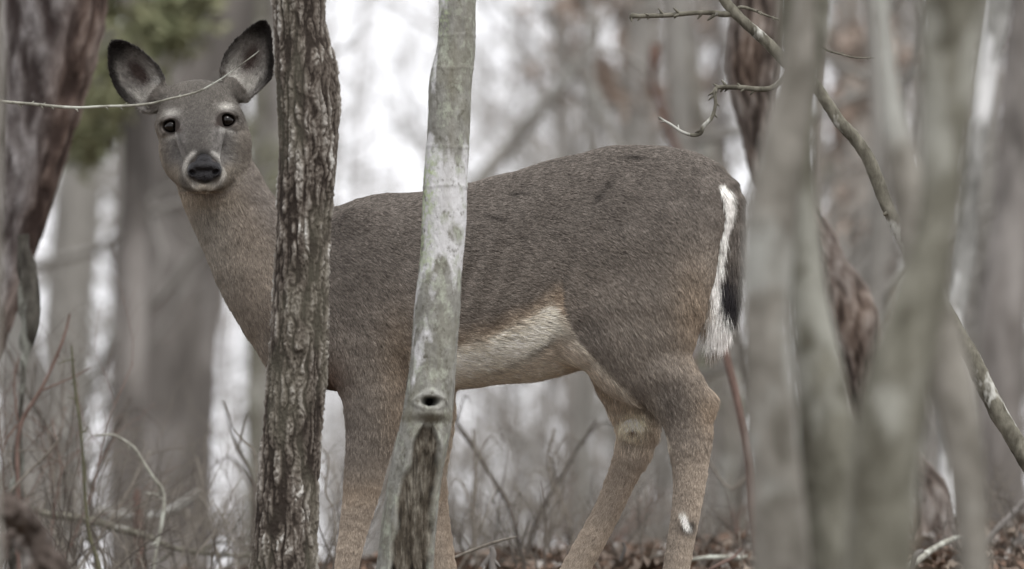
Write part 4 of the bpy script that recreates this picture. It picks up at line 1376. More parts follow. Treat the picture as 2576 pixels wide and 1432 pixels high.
# ------------------------------------------------------------------ trees of the blurred wood behind, placed one by one
BGT = [
    ('broad grey-brown trunk far behind the deer\'s head and neck', [(535, -60, 120), (500, 250, 122), (455, 600, 122), (420, 1000, 122), (405, 1420, 128)], 36, M_greydark, 2),
    ('grey trunk between the left leaning tree and the broad trunk', [(262, -60, 54), (232, 200, 56), (196, 500, 60), (170, 850, 62), (158, 1200, 64), (150, 1420, 66)], 44, M_grey, 1),
    ('slim dark trunk just left of the broad blurred trunk', [(420, -60, 22), (372, 120, 26), (352, 300, 30), (330, 520, 34), (318, 700, 38), (306, 1000, 36), (300, 1420, 38)], 52, M_greydark, 1),
    ('slim olive-grey trunk seen under the deer\'s chin line beside the rough tree', [(652, -60, 18), (650, 300, 22), (644, 800, 28), (638, 1420, 30)], 50, M_olive, 1),
    ('dim grey trunk behind the rough-barked tree', [(700, -60, 34), (706, 500, 40), (712, 1420, 46)], 60, M_far, 1),
    ('wide pale grey trunk above the deer\'s rump', [(1582, -60, 36), (1586, 200, 38), (1580, 600, 40), (1574, 1420, 46)], 48, M_grey, 1),
    ('slender trunk seen under the belly', [(1478, 300, 8), (1474, 700, 14), (1466, 1000, 20), (1460, 1420, 26)], 34, M_grey, 0),
    ('pale slanting trunk above the rump beside the dark crooked tree', [(1700, -60, 22), (1722, 120, 24), (1760, 300, 26), (1800, 480, 30), (1830, 800, 34), (1850, 1420, 40)], 38, M_pale, 1),
    ('dim brown trunk right of the forked foreground tree', [(2126, -60, 44), (2150, 300, 46), (2180, 700, 50), (2200, 1420, 56)], 46, M_farb, 1),
    ('grey trunk far behind the leaning sapling', [(2250, -60, 40), (2230, 300, 42), (2222, 700, 44), (2215, 1420, 50)], 56, M_grey, 1),
    ('dim trunk between the thickest trunk and the right edge', [(2452, -60, 30), (2470, 500, 32), (2480, 1000, 36), (2484, 1420, 40)], 62, M_farb, 1),
    ('pale thin trunk at the top right corner', [(2556, -60, 18), (2530, 300, 20), (2500, 700, 22), (2470, 1420, 26)], 40, M_pale, 1),
    ('dim grey trunk behind the knot-hole tree', [(1128, -60, 14), (1122, 600, 18), (1110, 1420, 26)], 70, M_far, 1),
    ('slanting grey trunk low at the left edge', [(20, 300, 26), (44, 700, 34), (60, 1000, 40), (84, 1420, 46)], 34, M_grey, 0),
]
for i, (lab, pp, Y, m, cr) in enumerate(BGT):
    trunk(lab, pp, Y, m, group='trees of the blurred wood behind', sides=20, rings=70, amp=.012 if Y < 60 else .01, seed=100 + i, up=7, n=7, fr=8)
# broken limb leaning across the pale gap and dark snag top above the back
trunk('broken diagonal limb leaning across the pale gap above the back', [(1504, 40, 12), (1470, 130, 14), (1420, 205, 17), (1340, 300, 19), (1262, 392, 20), (1220, 440, 22), (1130, 640, 24), (1010, 1000, 28), (960, 1420, 30)], 37, M_grey, 'leaning_tree', 'tree', up=0, crown=False, sides=14, rings=70, seed=140)
sn = trunk('dark broken snag with a blunt brown top above the rump', [(1648, 112, 17), (1646, 150, 18), (1640, 190, 10), (1652, 240, 9), (1684, 330, 9), (1714, 430, 10), (1730, 700, 14), (1740, 1420, 20)], 29, M_red, 'dead_snag', 'snag', up=0, crown=False, sides=14, rings=90, seed=141)
limb('branch', [(1644, 195, 7), (1590, 150, 6), (1530, 128, 5), (1480, 118, 4)], 29, M_grey, sn, 8, 30, 7)

# ------------------------------------------------------------------ leafless trees as copies of a few grown ones
def proto_tree(seed, H, r0, nl, L, depth, start, kids, droop=0.0, lean=.03):
    rg = np.random.default_rng(seed)
    n = 14
    z = np.linspace(-.15, H, n)
    P = np.column_stack([np.cumsum(rg.normal(size=n) * lean), np.cumsum(rg.normal(size=n) * lean), z])
    R = r0 * (1 - .85 * (z / H).clip(0, 1))
    tb = Tubes()
    tb.add(*resample(P, R, 30), sides=9)
    cb = Tubes()
    for i in range(nl):
        t = start + (1 - start) * (i + rg.random()) / nl
        q = t * (n - 1)
        a = int(min(q, n - 2))
        pos = P[a] + (P[a + 1] - P[a]) * (q - a)
        an = rg.random() * 6.28
        d = np.array([math.cos(an), math.sin(an), .35 + .7 * rg.random()])
        grow(cb, pos, d / np.linalg.norm(d), np.interp(q, range(n), R) * .55, L * (1.15 - .6 * t) * (.7 + .5 * rg.random()), depth, rg, 4, kids, droop)
    return tb, cb
TW, CW = [], []
for i, (H, r0, nl, L, dp, st, kd) in enumerate([(16, .15, 16, 3.2, 2, .12, 5), (15, .12, 18, 2.8, 2, .10, 5), (9, .055, 22, 1.8, 2, .06, 5), (8, .045, 24, 1.5, 2, .05, 5), (6, .03, 22, 1.2, 2, .05, 4)]):
    a, b = proto_tree(200 + i, H, r0, nl, L, dp, st, kd)
    TW.append(a.build('trunk', M_far))
    CW.append(b.build('crown', M_far))
proto_used = [False] * 5
def place_tree(kind, x, y, rz, sc, mat, label, group):
    z = float(ground_z(x, y))
    e = empty('tree' if kind < 2 else 'sapling', (x, y, z), label, 'tree' if kind < 2 else 'sapling', group)
    e.rotation_euler = (0, 0, rz)
    e.scale = (sc, sc, sc)
    for src in (TW[kind], CW[kind]):
        if proto_used[kind]:
            c = src.copy()
            COL.objects.link(c)
        else:
            c = src
        c.parent = e
        c.location = (0, 0, 0)
        c.material_slots[0].link = 'OBJECT'
        c.material_slots[0].material = mat
    proto_used[kind] = True
    return e
SPOTS = [  # px at mid height, Y, kind, what it is near
    (20, 58, 0, 'behind the large leaning tree'), (300, 70, 1, 'behind the deer\'s left ear'), (585, 62, 2, 'behind the deer\'s right cheek'),
    (880, 84, 3, 'in the pale gap right of the rough tree'), (960, 92, 4, 'in the pale gap above the withers'), (1040, 78, 4, 'in the pale gap left of the knot-hole tree'),
    (1240, 96, 4, 'in the pale gap right of the knot-hole tree'), (1330, 74, 3, 'behind the diagonal broken limb'), (1400, 60, 2, 'above the middle of the back'),
    (1470, 88, 0, 'far above the small of the back'), (1540, 46, 3, 'left of the wide pale trunk over the rump'), (1640, 54, 2, 'behind the dark snag'),
    (1740, 68, 1, 'behind the pale slanting trunk'), (1790, 34, 3, 'just over the rump'), (2090, 38, 3, 'right beside the forked foreground tree'),
    (2130, 64, 0, 'behind the forked foreground tree'), (2180, 33, 2, 'behind the bend of the leaning sapling'), (2250, 48, 3, 'left of the thickest trunk'),
    (2330, 72, 1, 'behind the thickest trunk'), (2500, 36, 2, 'right of the white-lichened tree'), (2450, 80, 0, 'behind the white-lichened tree'),
    (2560, 50, 3, 'at the right edge'), (110, 36, 3, 'left of the grey trunk at the left'), 
    (1180, 44, 4, 'low behind the far foreleg'), (1350, 40, 4, 'under the belly'), (1560, 42, 4, 'between the hind legs'), (560, 90, 3, 'in the pale gap under the neck'),
    (850, 58, 3, 'close right of the rough tree'), (1055, 100, 2, 'faint left of the knot-hole tree'),
    (1300, 56, 4, 'over the front of the back, small'), (1365, 92, 3, 'faint over the middle of the back'), (1440, 52, 3, 'over the middle of the back'),
    (1500, 66, 2, 'left of the wide pale trunk'), (1620, 40, 4, 'right of the wide pale trunk'), (1700, 44, 3, 'left of the pale slanting trunk'), (1810, 52, 2, 'right of the pale slanting trunk'), (2110, 52, 2, 'in the gap right of the forked tree'),
    (2160, 44, 3, 'in the gap left of the leaning sapling'), (2200, 70, 2, 'behind the leaning sapling'), (2300, 42, 3, 'beyond the crossing pale sapling'), (2520, 60, 2, 'beyond the white-lichened tree'), (2440, 44, 3, 'between the thickest trunk and the white-lichened tree'),
    (60, 46, 2, 'beyond the lichen-hung snag'), (570, 48, 3, 'in the low pale gap left of the rough tree'), (1650, 74, 1, 'far over the rump'),
    (880, 72, 3, 'in the pale gap, hard by the rough tree'), (950, 62, 4, 'in the middle of the pale gap'), (1010, 86, 2, 'right of the middle of the pale gap'), (1250, 80, 3, 'over the shoulder right of the knot-hole tree'),
    (870, 118, 3, 'faintest beside the rough tree'), (940, 124, 2, 'faintest over the withers'), (1020, 116, 3, 'faintest left of the knot-hole tree'), (1230, 118, 3, 'faintest right of the knot-hole tree'), (1310, 110, 2, 'faintest over the back'), (1390, 122, 3, 'faintest over the loins'),
    (1290, 120, 1, 'farthest back over the back'), (900, 130, 0, 'farthest back over the withers'), (2400, 110, 1, 'farthest back at the right'),
]
for i, (px, Y, kd, where) in enumerate(SPOTS):
    p = at(px, 716, Y)
    adj = {0: 'tall leafless', 1: 'tall slender leafless', 2: 'leafless many-branched', 3: 'small leafless twiggy', 4: 'small thin-twigged'}[kd]
    mat = (M_far, M_grey, M_farb)[i % 3]
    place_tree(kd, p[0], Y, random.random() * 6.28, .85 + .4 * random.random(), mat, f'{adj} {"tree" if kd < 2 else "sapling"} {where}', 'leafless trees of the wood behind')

# the wood goes on all round, behind the viewer too
tb = Tubes()
rg = np.random.default_rng(77)
cnt = 0
while cnt < 420:
    x, y = rg.uniform(-110, 110), rg.uniform(-100, 190)
    a = abs(x) / max(y, .1)
    if y > 0 and a < .075 and y < 125:
        continue
    if math.hypot(x, y) < 9 or (abs(x) < 3 and 0 < y < 30):
        continue
    z = float(ground_z(x, y))
    H = rg.uniform(10, 17)
    r0 = rg.uniform(.07, .22)
    P = np.array([[x + rg.normal() * .12 * t, y + rg.normal() * .12 * t, z + H * t / 3 - .1] for t in range(4)])
    tb.add(P, r0 * np.array([1, .8, .55, .15]), 6)
    for j in range(7):
        k_ = rg.uniform(.25, .95) * 3
        a_ = int(min(k_, 2))
        pos = P[a_] + (P[a_ + 1] - P[a_]) * (k_ - a_)
        d = rg.normal(size=3)
        d[2] = abs(d[2]) * .7 + .3
        grow(tb, pos, d / np.linalg.norm(d), r0 * .3, rg.uniform(1.2, 3.2), 1, rg, 3, 4)
    cnt += 1
tag(tb.build('far_woods', M_far), 'mass of bare far woods all round the ridge', kind='stuff')

# ------------------------------------------------------------------ brown leaves still hanging, green pine boughs
def leaf_cloud(name, centres, count, size, mat, parent, seed, long=1.7, loc=None):
    rg = np.random.default_rng(seed)
    V, F = [], []
    n = 0
    for (c, r) in centres:
        m = int(count * 1.0)
        p = c + rg.normal(size=(m, 3)) * r * .55
        a = rg.normal(size=(m, 3))
        a /= np.linalg.norm(a, axis=1)[:, None]
        b = np.cross(a, rg.normal(size=(m, 3)))
        b /= np.linalg.norm(b, axis=1)[:, None]
        s = size * rg.uniform(.6, 1.3, (m, 1))
        q = np.stack([p, p + a * s * .5 * long + b * s * .42, p + a * s * long, p + a * s * .5 * long - b * s * .42], 1)
        q[:, 1] += np.cross(a, b) * s * .2
        V.append(q.reshape(-1, 3))
        F.append(np.arange(m * 4).reshape(-1, 4) + n)
        n += m * 4
    return mesh_from(name, np.concatenate(V), np.concatenate(F), mat, parent, smooth=False, loc=loc)
def leafmat(name, a, b):
    t = NT(name, .75, .2)
    t.color(t.ramp(t.noise(9, (1, 1, 1), 2, .5), [(.35, a), (.65, b)]))
    return t.m
M_bl = leafmat('hanging_brown_leaves', (.20, .15, .12), (.36, .295, .245))
M_pine = leafmat('pine_needles', (.13, .14, .075), (.25, .25, .15))
for i, (px, py, Y, rr, n_, lab) in enumerate([(1600, 320, 40, 95, 240, 'young tree holding pinkish-brown leaves above the rump'), (1400, 90, 44, 70, 110, 'young tree holding sparse brown leaves above the back'),
                                  (2230, 150, 42, 80, 240, 'young tree holding brown leaves left of the thickest trunk'), (2150, 640, 40, 110, 330, 'young tree holding a wash of brown leaves behind the crooked tree'),
                                  (2520, 420, 46, 90, 240, 'young tree holding brown leaves at the right edge'), (1740, 60, 50, 80, 160, 'young tree holding brown leaves at the top over the rump')]):
    p = at(px, py, Y)
    P = np.array([[p[0] + .3, Y + .2, float(ground_z(p[0], Y)) - .1], [p[0] + .2, Y, p[2] * .5], [p[0], Y, p[2] + .2], [p[0] - .1, Y, p[2] + 1.6]])
    e = empty('leafy_sapling', tuple(P[0]), lab, 'sapling', 'young trees still holding brown leaves')
    V, F, _ = tube_mesh(*resample(P, [.03, .025, .018, .006], 20), 8)
    mesh_from('trunk', V, F, M_far, e)
    rg = np.random.default_rng(300 + i)
    tb = Tubes()
    cs = []
    for j in range(9):
        c0 = P[2] + (P[3] - P[2]) * rg.uniform(-.5, .6)
        d = rg.normal(size=3)
        d[2] = abs(d[2]) * .4
        d /= np.linalg.norm(d)
        Lr = pr(rr, Y) * rg.uniform(.5, 1.4)
        tb = Tubes(); tb.add([c0, c0 + d * Lr * .5, c0 + d * Lr + [0, 0, .05]], [.010, .007, .003], 4); tb.build('branch', M_far, e)
        cs.append((c0 + d * Lr * rg.uniform(.5, 1.1) , pr(rr * .45, Y)))
    leaf_cloud('foliage', cs, n_ // 14, .075, M_bl, e, 310 + i)
for i, (px, py, Y, lab, cl) in enumerate([(300, 150, 33, 'green pine with drooping boughs behind the left ear', [(220, 200, 60), (270, 120, 60), (250, 300, 60), (210, 360, 50), (420, 20, 50), (480, 0, 50), (400, 60, 40), (260, 20, 50), (290, 230, 35)]),
                                      (665, 420, 58, 'dim green young pine behind the neck', [(660, 400, 40), (660, 470, 40), (650, 340, 30), (668, 560, 30)]),
                                      (1800, 950, 44, 'dim green young pine behind the hock', [(1800, 940, 44), (1830, 1000, 44)]),
                                      (2320, 560, 52, 'dim green pine behind the right-hand stems', [(2510, 560, 44), (2540, 700, 50), (2520, 820, 44), (2100, 440, 40)])]):
    p = at(px, py, Y)
    z0 = float(ground_z(p[0], Y))
    e = empty('pine_tree', (p[0], Y + .3, z0), lab, 'pine tree', 'pines in the wood behind')
    P = np.array([[p[0], Y + .3, z0 - .1], [p[0] + .05, Y + .3, p[2]], [p[0], Y + .3, p[2] + 3]])
    V, F, _ = tube_mesh(*resample(P, [.06, .05, .02], 20), 10)
    mesh_from('trunk', V, F, M_greydark, e)
    tb = Tubes()
    cs = []
    rg = np.random.default_rng(400 + i)
    for (cx, cy, cr) in cl:
        q = at(cx, cy, Y + rg.uniform(-.5, .6))
        st = np.array([p[0], Y + .3, q[2] + .25])
        tb = Tubes()
        tb.add([st, (st + q) / 2 + [0, 0, .05], q], [.016, .011, .004], 4)
        for j in range(5):
            c_ = q + rg.normal(size=3) * pr(cr, Y) * .5
            tb.add([q, (q + c_) / 2, c_], [.005, .004, .002], 3)
            cs.append((c_, pr(cr, Y) * 1.0))
        tb.build('branch', M_greydark, e)
    leaf_cloud('foliage', cs, 36, .03, M_pine, e, 410 + i, long=3.2)

# ------------------------------------------------------------------ undergrowth
def shrub(label, px, Y, top, n, mat, seed, spread=60, name='shrub', kids=5, r0=3.2, depth=2, group=None, base=None):
    rg = np.random.default_rng(seed)
    p = at(px, 1400, Y)
    z0 = float(ground_z(p[0], Y))
    e = empty(name, (p[0], Y, z0), label, 'shrub', group)
    tz = at(px, top, Y)[2]
    H = tz - z0
    for i in range(n):
        tb = Tubes()
        b = np.array([p[0] + rg.normal() * .04, Y + rg.normal() * .05, z0 - .03])
        d = np.array([rg.normal() * pr(spread, Y) / max(H, .1) , rg.normal() * .25, 1.0])
        d /= np.linalg.norm(d)
        grow(tb, b, d, pr(r0, Y) * rg.uniform(.7, 1.2), H * rg.uniform(.65, 1.1), depth, rg, 5, kids, 0.0, .17)
        tb.build('stem', mat, e)
    return e
M_twigb = woodmat('dark_twig_bark', (.045, .038, .032), (.12, .105, .09), None, (.5, .6), 60, .3, .002)
US = [(40, 20.6, 800, 4, M_twigr, 'reddish-stemmed shrub at the lower left edge'), (110, 21.4, 900, 5, M_twig, 'grey twiggy shrub beside the lichen-hung snag'),
      (250, 22.2, 1020, 5, M_twig, 'grey twiggy shrub in front of the broad blurred trunk'), (330, 21.0, 1180, 5, M_twig, 'low tangled shrub left of the rough tree'),
      (470, 22.6, 1150, 4, M_twig, 'low thin shrub at the foot of the broad trunk'), (590, 22.8, 1050, 4, M_twig, 'thin shrub in the pale gap left of the rough tree'),
      (845, 22.4, 1080, 4, M_twig, 'thin shrub between the rough tree and the near foreleg'), (1200, 23.5, 1090, 5, M_twig, 'twiggy shrub under the belly beside the far foreleg'),
      (1290, 22.8, 1150, 5, M_twig, 'twiggy shrub under the middle of the belly'), (1370, 24.4, 1060, 6, M_twig, 'taller twiggy shrub under the rear of the belly'),
      (1450, 23.2, 1170, 5, M_twigr, 'brownish twiggy shrub in front of the far hind leg'), (1590, 23.6, 1180, 5, M_twig, 'twiggy shrub between the hind legs'),
      (1640, 25.2, 1120, 5, M_twig, 'pale twiggy shrub between the hind legs, farther back'), (1810, 23.4, 1150, 5, M_twig, 'twiggy shrub right of the near hind leg'),
      (1870, 22.4, 1240, 4, M_twigr, 'low reddish shrub right of the near hind leg'), (2090, 22.8, 1240, 4, M_twig, 'low shrub between the blurred trunks'),
      (2420, 22.6, 1150, 5, M_twig, 'grey shrub left of the right edge'), (2540, 22.0, 1130, 5, M_twig, 'grey shrub at the lower right corner'),
      (1130, 25.5, 1000, 6, M_twig, 'blurred shrub behind the far foreleg'), (700, 25.0, 1000, 5, M_twig, 'blurred shrub behind the rough tree'),
      (180, 25.0, 860, 6, M_twig, 'blurred tall shrub behind the left thicket')]
for i, (px, Y, top, n, m, lab) in enumerate(US):
    shrub(lab, px, Y, top, n, m, 500 + i, spread=230 if i > 6 else 170, kids=6, r0=3.6, group='leafless shrubs along the ridge')
LOW = [(15, 21.0, 900), (70, 20.9, 860), (130, 21.3, 880), (205, 21.2, 1000), (300, 21.4, 1060), (390, 20.9, 1130), (480, 21.3, 1180), (30, 20.2, 1010), (95, 19.6, 1120), (160, 20.6, 960), (215, 19.5, 1180), (275, 20.2, 1130), (345, 19.6, 1250), (430, 20.3, 1200), (520, 20.0, 1270), (600, 20.8, 1120), (835, 20.4, 1120),
       (850, 19.7, 1300), (1165, 20.6, 1180), (1230, 21.2, 1100), (1300, 20.4, 1200), (1350, 21.4, 1120), (1420, 20.6, 1160), (1500, 21.5, 1200), (1560, 20.9, 1230), (1625, 21.2, 1180), (1800, 20.9, 1200), (1850, 20.3, 1240), (2440, 20.8, 1200), (2560, 20.4, 1180)]
NEARBY = ['hugging the very left edge', 'under the leaning tree', 'beside the hanging snag, taller', 'left of the broad trunk, farther', 'against the left side of the broad trunk', 'across the middle of the broad trunk', 'against the right side of the broad trunk', 'at the far lower left', 'below the hanging snag', 'left of the upright green stem', 'right of the upright green stem', 'below the S-curved twig', 'behind the dead branch at the lower left', 'before the foot of the broad trunk', 'left of the rough tree', 'against the pale gap by the rough tree', 'against the pale gap right of the rough tree',
          'low beside the near forefoot', 'just right of the far foreleg', 'under the front of the belly', 'under the middle of the belly, low', 'under the middle of the belly, taller', 'under the rear of the belly', 'touching the far hind foot', 'between the hind feet', 'between the hind shanks', 'right of the near hind shank', 'low by the blurred forked tree', 'left of the lower right corner', 'in the lower right corner']
for i, ((px, Y, top), nb) in enumerate(zip(LOW, NEARBY)):
    shrub('wiry bare twigs ' + nb, px, Y, top, 3, (M_twig, M_twigb, M_twigb)[i % 3], 560 + i, spread=170, kids=5, r0=3.6, name='wiry_shrub', group='wiry low shrubs along the ridge')
# single stems that the photograph shows sharply
def stem(label, pp, Y, mat, side=(), name='bare_shrub', seed=1):
    P0 = at(pp[-1][0], pp[-1][1], Y)
    z0 = float(ground_z(P0[0], Y))
    e = empty(name, (P0[0], Y, z0), label, 'shrub')
    pts = [(a, b, c) for a, b, c in pp]
    last = pts[-1]
    zz = at(last[0], 1432, Y)[2]
    if P0[2] > z0:
        pts.append((last[0], last[1] + (P0[2] - z0 + .03) / pr(1, Y), last[2]))
    limb('stem', pts, Y, mat, e, 8, 120, seed, 8, .0003)
    for s_ in side:
        limb('twig', s_, Y, mat, e, 6, 30, seed + 3, 3, .0002)
    return e
stem('upright green-barked stem in the lower left thicket', [(180, 868, 2), (184, 930, 3), (192, 1000, 3.4), (203, 1080, 3.8), (211, 1170, 4), (216, 1270, 4.4), (226, 1350, 4.6), (250, 1432, 5)], 20.0, M_twigg,
     [[(203, 1090, 2.5), (216, 1084, 2), (222, 1074, 1.2)], [(192, 1005, 2), (180, 1002, 1.4), (172, 1000, 1)], [(180, 905, 2), (160, 910, 1.4), (146, 915, .8)]], seed=3)
stem('pale S-curved twig in front of the broad trunk', [(236, 1095, 2.2), (282, 1094, 3), (305, 1104, 3.6), (338, 1128, 3.8), (362, 1165, 4), (388, 1205, 4.4), (408, 1232, 4.6), (413, 1270, 4.6), (406, 1320, 4.8), (396, 1370, 4.8), (386, 1432, 5)], 20.0, M_twigl,
     [[(408, 1256, 2.5), (392, 1244, 2), (366, 1240, 1.2)], [(396, 1246, 2), (400, 1232, 1)]], seed=5)
stem('long reddish stem slanting up through the left thicket', [(176, 790, 2.6), (160, 850, 3.4), (132, 920, 4), (100, 985, 4.6), (60, 1050, 5), (44, 1110, 5.4), (46, 1250, 6), (48, 1432, 6.5)], 20.3, M_twigr,
     [[(100, 985, 3), (140, 968, 2.6), (190, 946, 2), (230, 925, 1.2)], [(44, 1060, 3), (36, 960, 2.6), (48, 900, 1.6)], [(60, 1052, 3), (20, 1100, 2.4), (4, 1140, 2)]], seed=7)
stem('thin dark twig slanting at the far left bottom', [(150, 1100, 2), (128, 1132, 3), (70, 1190, 3.2), (20, 1250, 3.6), (4, 1330, 4), (0, 1432, 4)], 20.1, M_twig, [[(128, 1132, 2), (60, 1134, 1.8), (0, 1136, 1.4)]], seed=9)
stem('thin sharp twig right of the rough trunk\'s base', [(800, 1120, 1.6), (824, 1150, 2.4), (818, 1240, 2.8), (840, 1290, 3), (846, 1432, 3.4)], 20.2, M_twig, [[(824, 1280, 2), (850, 1262, 1.8), (868, 1244, 1)], [(820, 1210, 2), (806, 1190, 1.4)]], seed=11)
stem('fine forked twig left of the rough trunk', [(590, 1080, 1.6), (610, 1108, 2.2), (640, 1140, 2.6), (648, 1290, 3), (652, 1432, 3.4)], 20.4, M_twig, [[(610, 1108, 1.6), (604, 1092, 1)]], seed=12)
stem('short broken stub standing on the ridge under the belly', [(1236, 1378, 6), (1240, 1392, 9), (1238, 1412, 10), (1240, 1432, 11)], 19.0, M_greydark, [[(1238, 1392, 6), (1224, 1412, 7), (1212, 1428, 7)]], seed=13)
for pp_, Y_, m_, lb_ in [
    ([(1110, 990, 3), (1150, 1060, 4), (1200, 1140, 5), (1250, 1220, 5.5), (1290, 1300, 6), (1310, 1432, 6)], 21.6, M_twigb, 'bent dark stem slanting down to the right under the belly'),
    ([(1500, 1060, 3), (1452, 1130, 4), (1400, 1220, 5), (1350, 1310, 6), (1320, 1432, 6.5)], 22.0, M_twigb, 'bent dark stem slanting down to the left under the belly'),
    ([(1190, 1080, 2.5), (1196, 1180, 4), (1190, 1290, 5), (1200, 1432, 5.5)], 21.3, M_twig, 'upright grey stem just right of the far foreleg'),
    ([(1395, 1080, 2.5), (1380, 1170, 3.5), (1410, 1260, 4.5), (1440, 1350, 5), (1446, 1432, 5.5)], 21.8, M_twig, 'kinked grey stem under the rear of the belly'),
    ([(1900, 1180, 2), (1840, 1230, 3), (1790, 1170, 3), (1770, 1130, 2)], 21.5, M_twig, 'arched thin stem right of the near hind shank'),
    ([(560, 1010, 2.5), (600, 1130, 4), (640, 1230, 5), (630, 1432, 5.5)], 22.0, M_twigb, 'bent stem in the pale gap left of the rough tree'),
    ([(20, 880, 3), (80, 1010, 4), (150, 1150, 5), (190, 1432, 6)], 21.6, M_twigb, 'bent stem crossing the left thicket to the right'),
    ([(330, 1000, 3), (270, 1120, 4), (230, 1240, 5), (240, 1432, 6)], 21.9, M_twigb, 'bent stem leaning over the left thicket')]:
    stem(lb_, pp_, Y_, m_, [[(a_[0], a_[1], a_[2] * .7), ((a_[0] + b_[0]) / 2 + q_ * 40, (a_[1] + b_[1]) / 2 - 30, 2), (b_[0] + q_ * 75, a_[1] - 45, 1)] for q_, a_, b_ in ((1, pp_[1], pp_[0]), (-1, pp_[2], pp_[1]))], seed=30)
stem('slender dark twig between the blurred foreground trunks', [(2104, 1240, 1.6), (2108, 1290, 2.4), (2104, 1340, 2.8), (2086, 1390, 3), (2060, 1432, 3.4)], 20.0, M_twig, [[(2104, 1320, 2), (2088, 1290, 1.6), (2078, 1270, 1)]], seed=14)

# fallen sticks and a blurred root in the foreground
def stick(label, pp, Y, mat, name='fallen_branch', seed=1, side=(), cat='branch', amp=.002, sides=14):
    q = at(pp[0][0], pp[0][1], Y)
    e = empty(name, tuple(q), label, cat)
    limb('stick', pp, Y, mat, e, sides, 90, seed, 0, amp)
    for s_ in side:
        limb('twig', s_, Y, mat, e, 8, 30, seed + 2, 2, amp * .4)
    return e
M_root = woodmat('old_root_wood', (.03, .022, .018), (.14, .115, .10), (.28, .265, .25), (.55, .62), 24, .6, .02)
stick('blurred twisted grey-brown root in the bottom left corner', [(-160, 1560, 40, 0), (-120, 1330, 36, 0), (-50, 1275, 30, 0), (20, 1284, 30, 0), (70, 1326, 28, .1), (104, 1380, 28, .1), (140, 1440, 26, .1), (170, 1560, 24, .1)], 14.2, M_root, 'gnarled_root', 3, cat='root', amp=.02, sides=40)
stick('blurred dark inner root in the bottom left corner', [(-40, 1560, 20), (-10, 1400, 22), (30, 1352, 20), (70, 1400, 18), (84, 1560, 18)], 14.6, M_root, 'gnarled_root', 4, cat='root', amp=.01, sides=24)
stick('pale bowed dead branch rising right in front of the broad trunk', [(228, 1286, 16, 0), (300, 1296, 14, 0), (360, 1300, 13, 0), (420, 1290, 14, 0), (470, 1262, 13, 0), (508, 1232, 8, 0)], 22.6, M_grey, seed=5)
stick('yellowish dead branch sloping down towards the rough trunk', [(50, 1276, 7), (120, 1294, 8), (220, 1308, 11), (300, 1332, 10), (360, 1346, 7), (440, 1380, 6), (540, 1394, 5), (620, 1398, 4.5), (650, 1392, 4)], 21.0, M_sap, seed=6, side=[[(500, 1390, 4), (540, 1370, 3.6), (590, 1360, 3)], [(440, 1380, 4), (420, 1400, 4), (380, 1424, 3.4)]])
stick('dark forked root stump left of the rough trunk', [(356, 1440, 12), (352, 1380, 12), (350, 1320, 13), (346, 1270, 11), (344, 1230, 6)], 22.2, M_twigr, seed=7)
for i, (pp, Y, m, lab) in enumerate([
    ([(2220, 1440, 9, -.2), (2290, 1420, 9, 0), (2350, 1380, 8, .3), (2400, 1356, 7, .5), (2440, 1350, 5, .7)], 19.6, M_twigl, 'pale fallen stick right of the thickest blurred trunk'),
    ([(2290, 1436, 6, 0), (2300, 1400, 7, 0), (2320, 1386, 5, .1)], 19.5, M_greydark, 'short dark stub lying over the pale fallen stick'),
    ([(2470, 1370, 7, 0), (2510, 1330, 8, 0), (2550, 1290, 8, 0), (2600, 1240, 9, 0)], 20.6, M_greydark, 'dark fallen stick at the right edge'),
    ([(1740, 1408, 5, 0), (1790, 1402, 6, 0), (1850, 1404, 6, .1), (1880, 1400, 4, .2)], 20.2, M_twigl, 'grey stick lying beside the near hind leg'),
    ([(1780, 1436, 4, 0), (1820, 1415, 4.5, 0), (1850, 1398, 4, .1), (1866, 1380, 2.5, .1)], 20.0, M_twigr, 'thin reddish stick propped beside the near hind leg'),
    ([(1100, 1420, 3, 0), (1160, 1396, 3.6, 0), (1240, 1366, 3.6, 0), (1300, 1350, 2, 0)], 19.0, M_twig, 'thin twig slanting up from the far foreleg'),
    ([(1560, 1412, 4, 0), (1572, 1380, 4.5, 0), (1566, 1364, 3, 0)], 19.6, M_greydark, 'short dark twig standing between the hind legs'),
    ([(2150, 1418, 14, 0), (2230, 1404, 15, .1), (2280, 1396, 13, .2)], 21.0, M_white, 'lichen-covered white log end near the thickest blurred trunk')]):
    stick(lab, pp, Y, m, seed=20 + i, amp=.0012)

# ------------------------------------------------------------------ fallen leaves, moss and stones
def leaf_mesh(seed, lobed):
    rg = np.random.default_rng(seed)
    n = 9
    t = np.linspace(0, 1, n)
    w = np.sin(np.pi * t**.85)**.8 * .34
    if lobed:
        w = w * (1 + .38 * np.sin(t * 22 + rg.random() * 3))
    w[0] = w[-1] = .015
    curl = rg.uniform(.6, 2.2)
    bend = rg.uniform(-1.2, 1.6)
    V = []
    for s_ in (-1, 0, 1):
        for i in range(n):
            y_ = w[i] * s_ * math.cos(curl * .5)
            z_ = abs(s_) * w[i] * math.sin(curl * .6) + .18 * bend * (t[i] - .5)**2 * 2 + .04 * rg.normal() * abs(s_)
            V.append((t[i] - .5, y_, z_))
    F = []
    for k in range(2):
        for i in range(n - 1):
            F.append((k * n + i, k * n + i + 1, (k + 1) * n + i + 1, (k + 1) * n + i))
    return np.array(V), np.array(F)
def lmat(name, a, b):
    t = NT(name, .7, .25)
    f = t.noise(30, (1, 1, 1), 4, .6)
    t.color(t.ramp(f, [(.3, a), (.7, b)]))
    return t.m
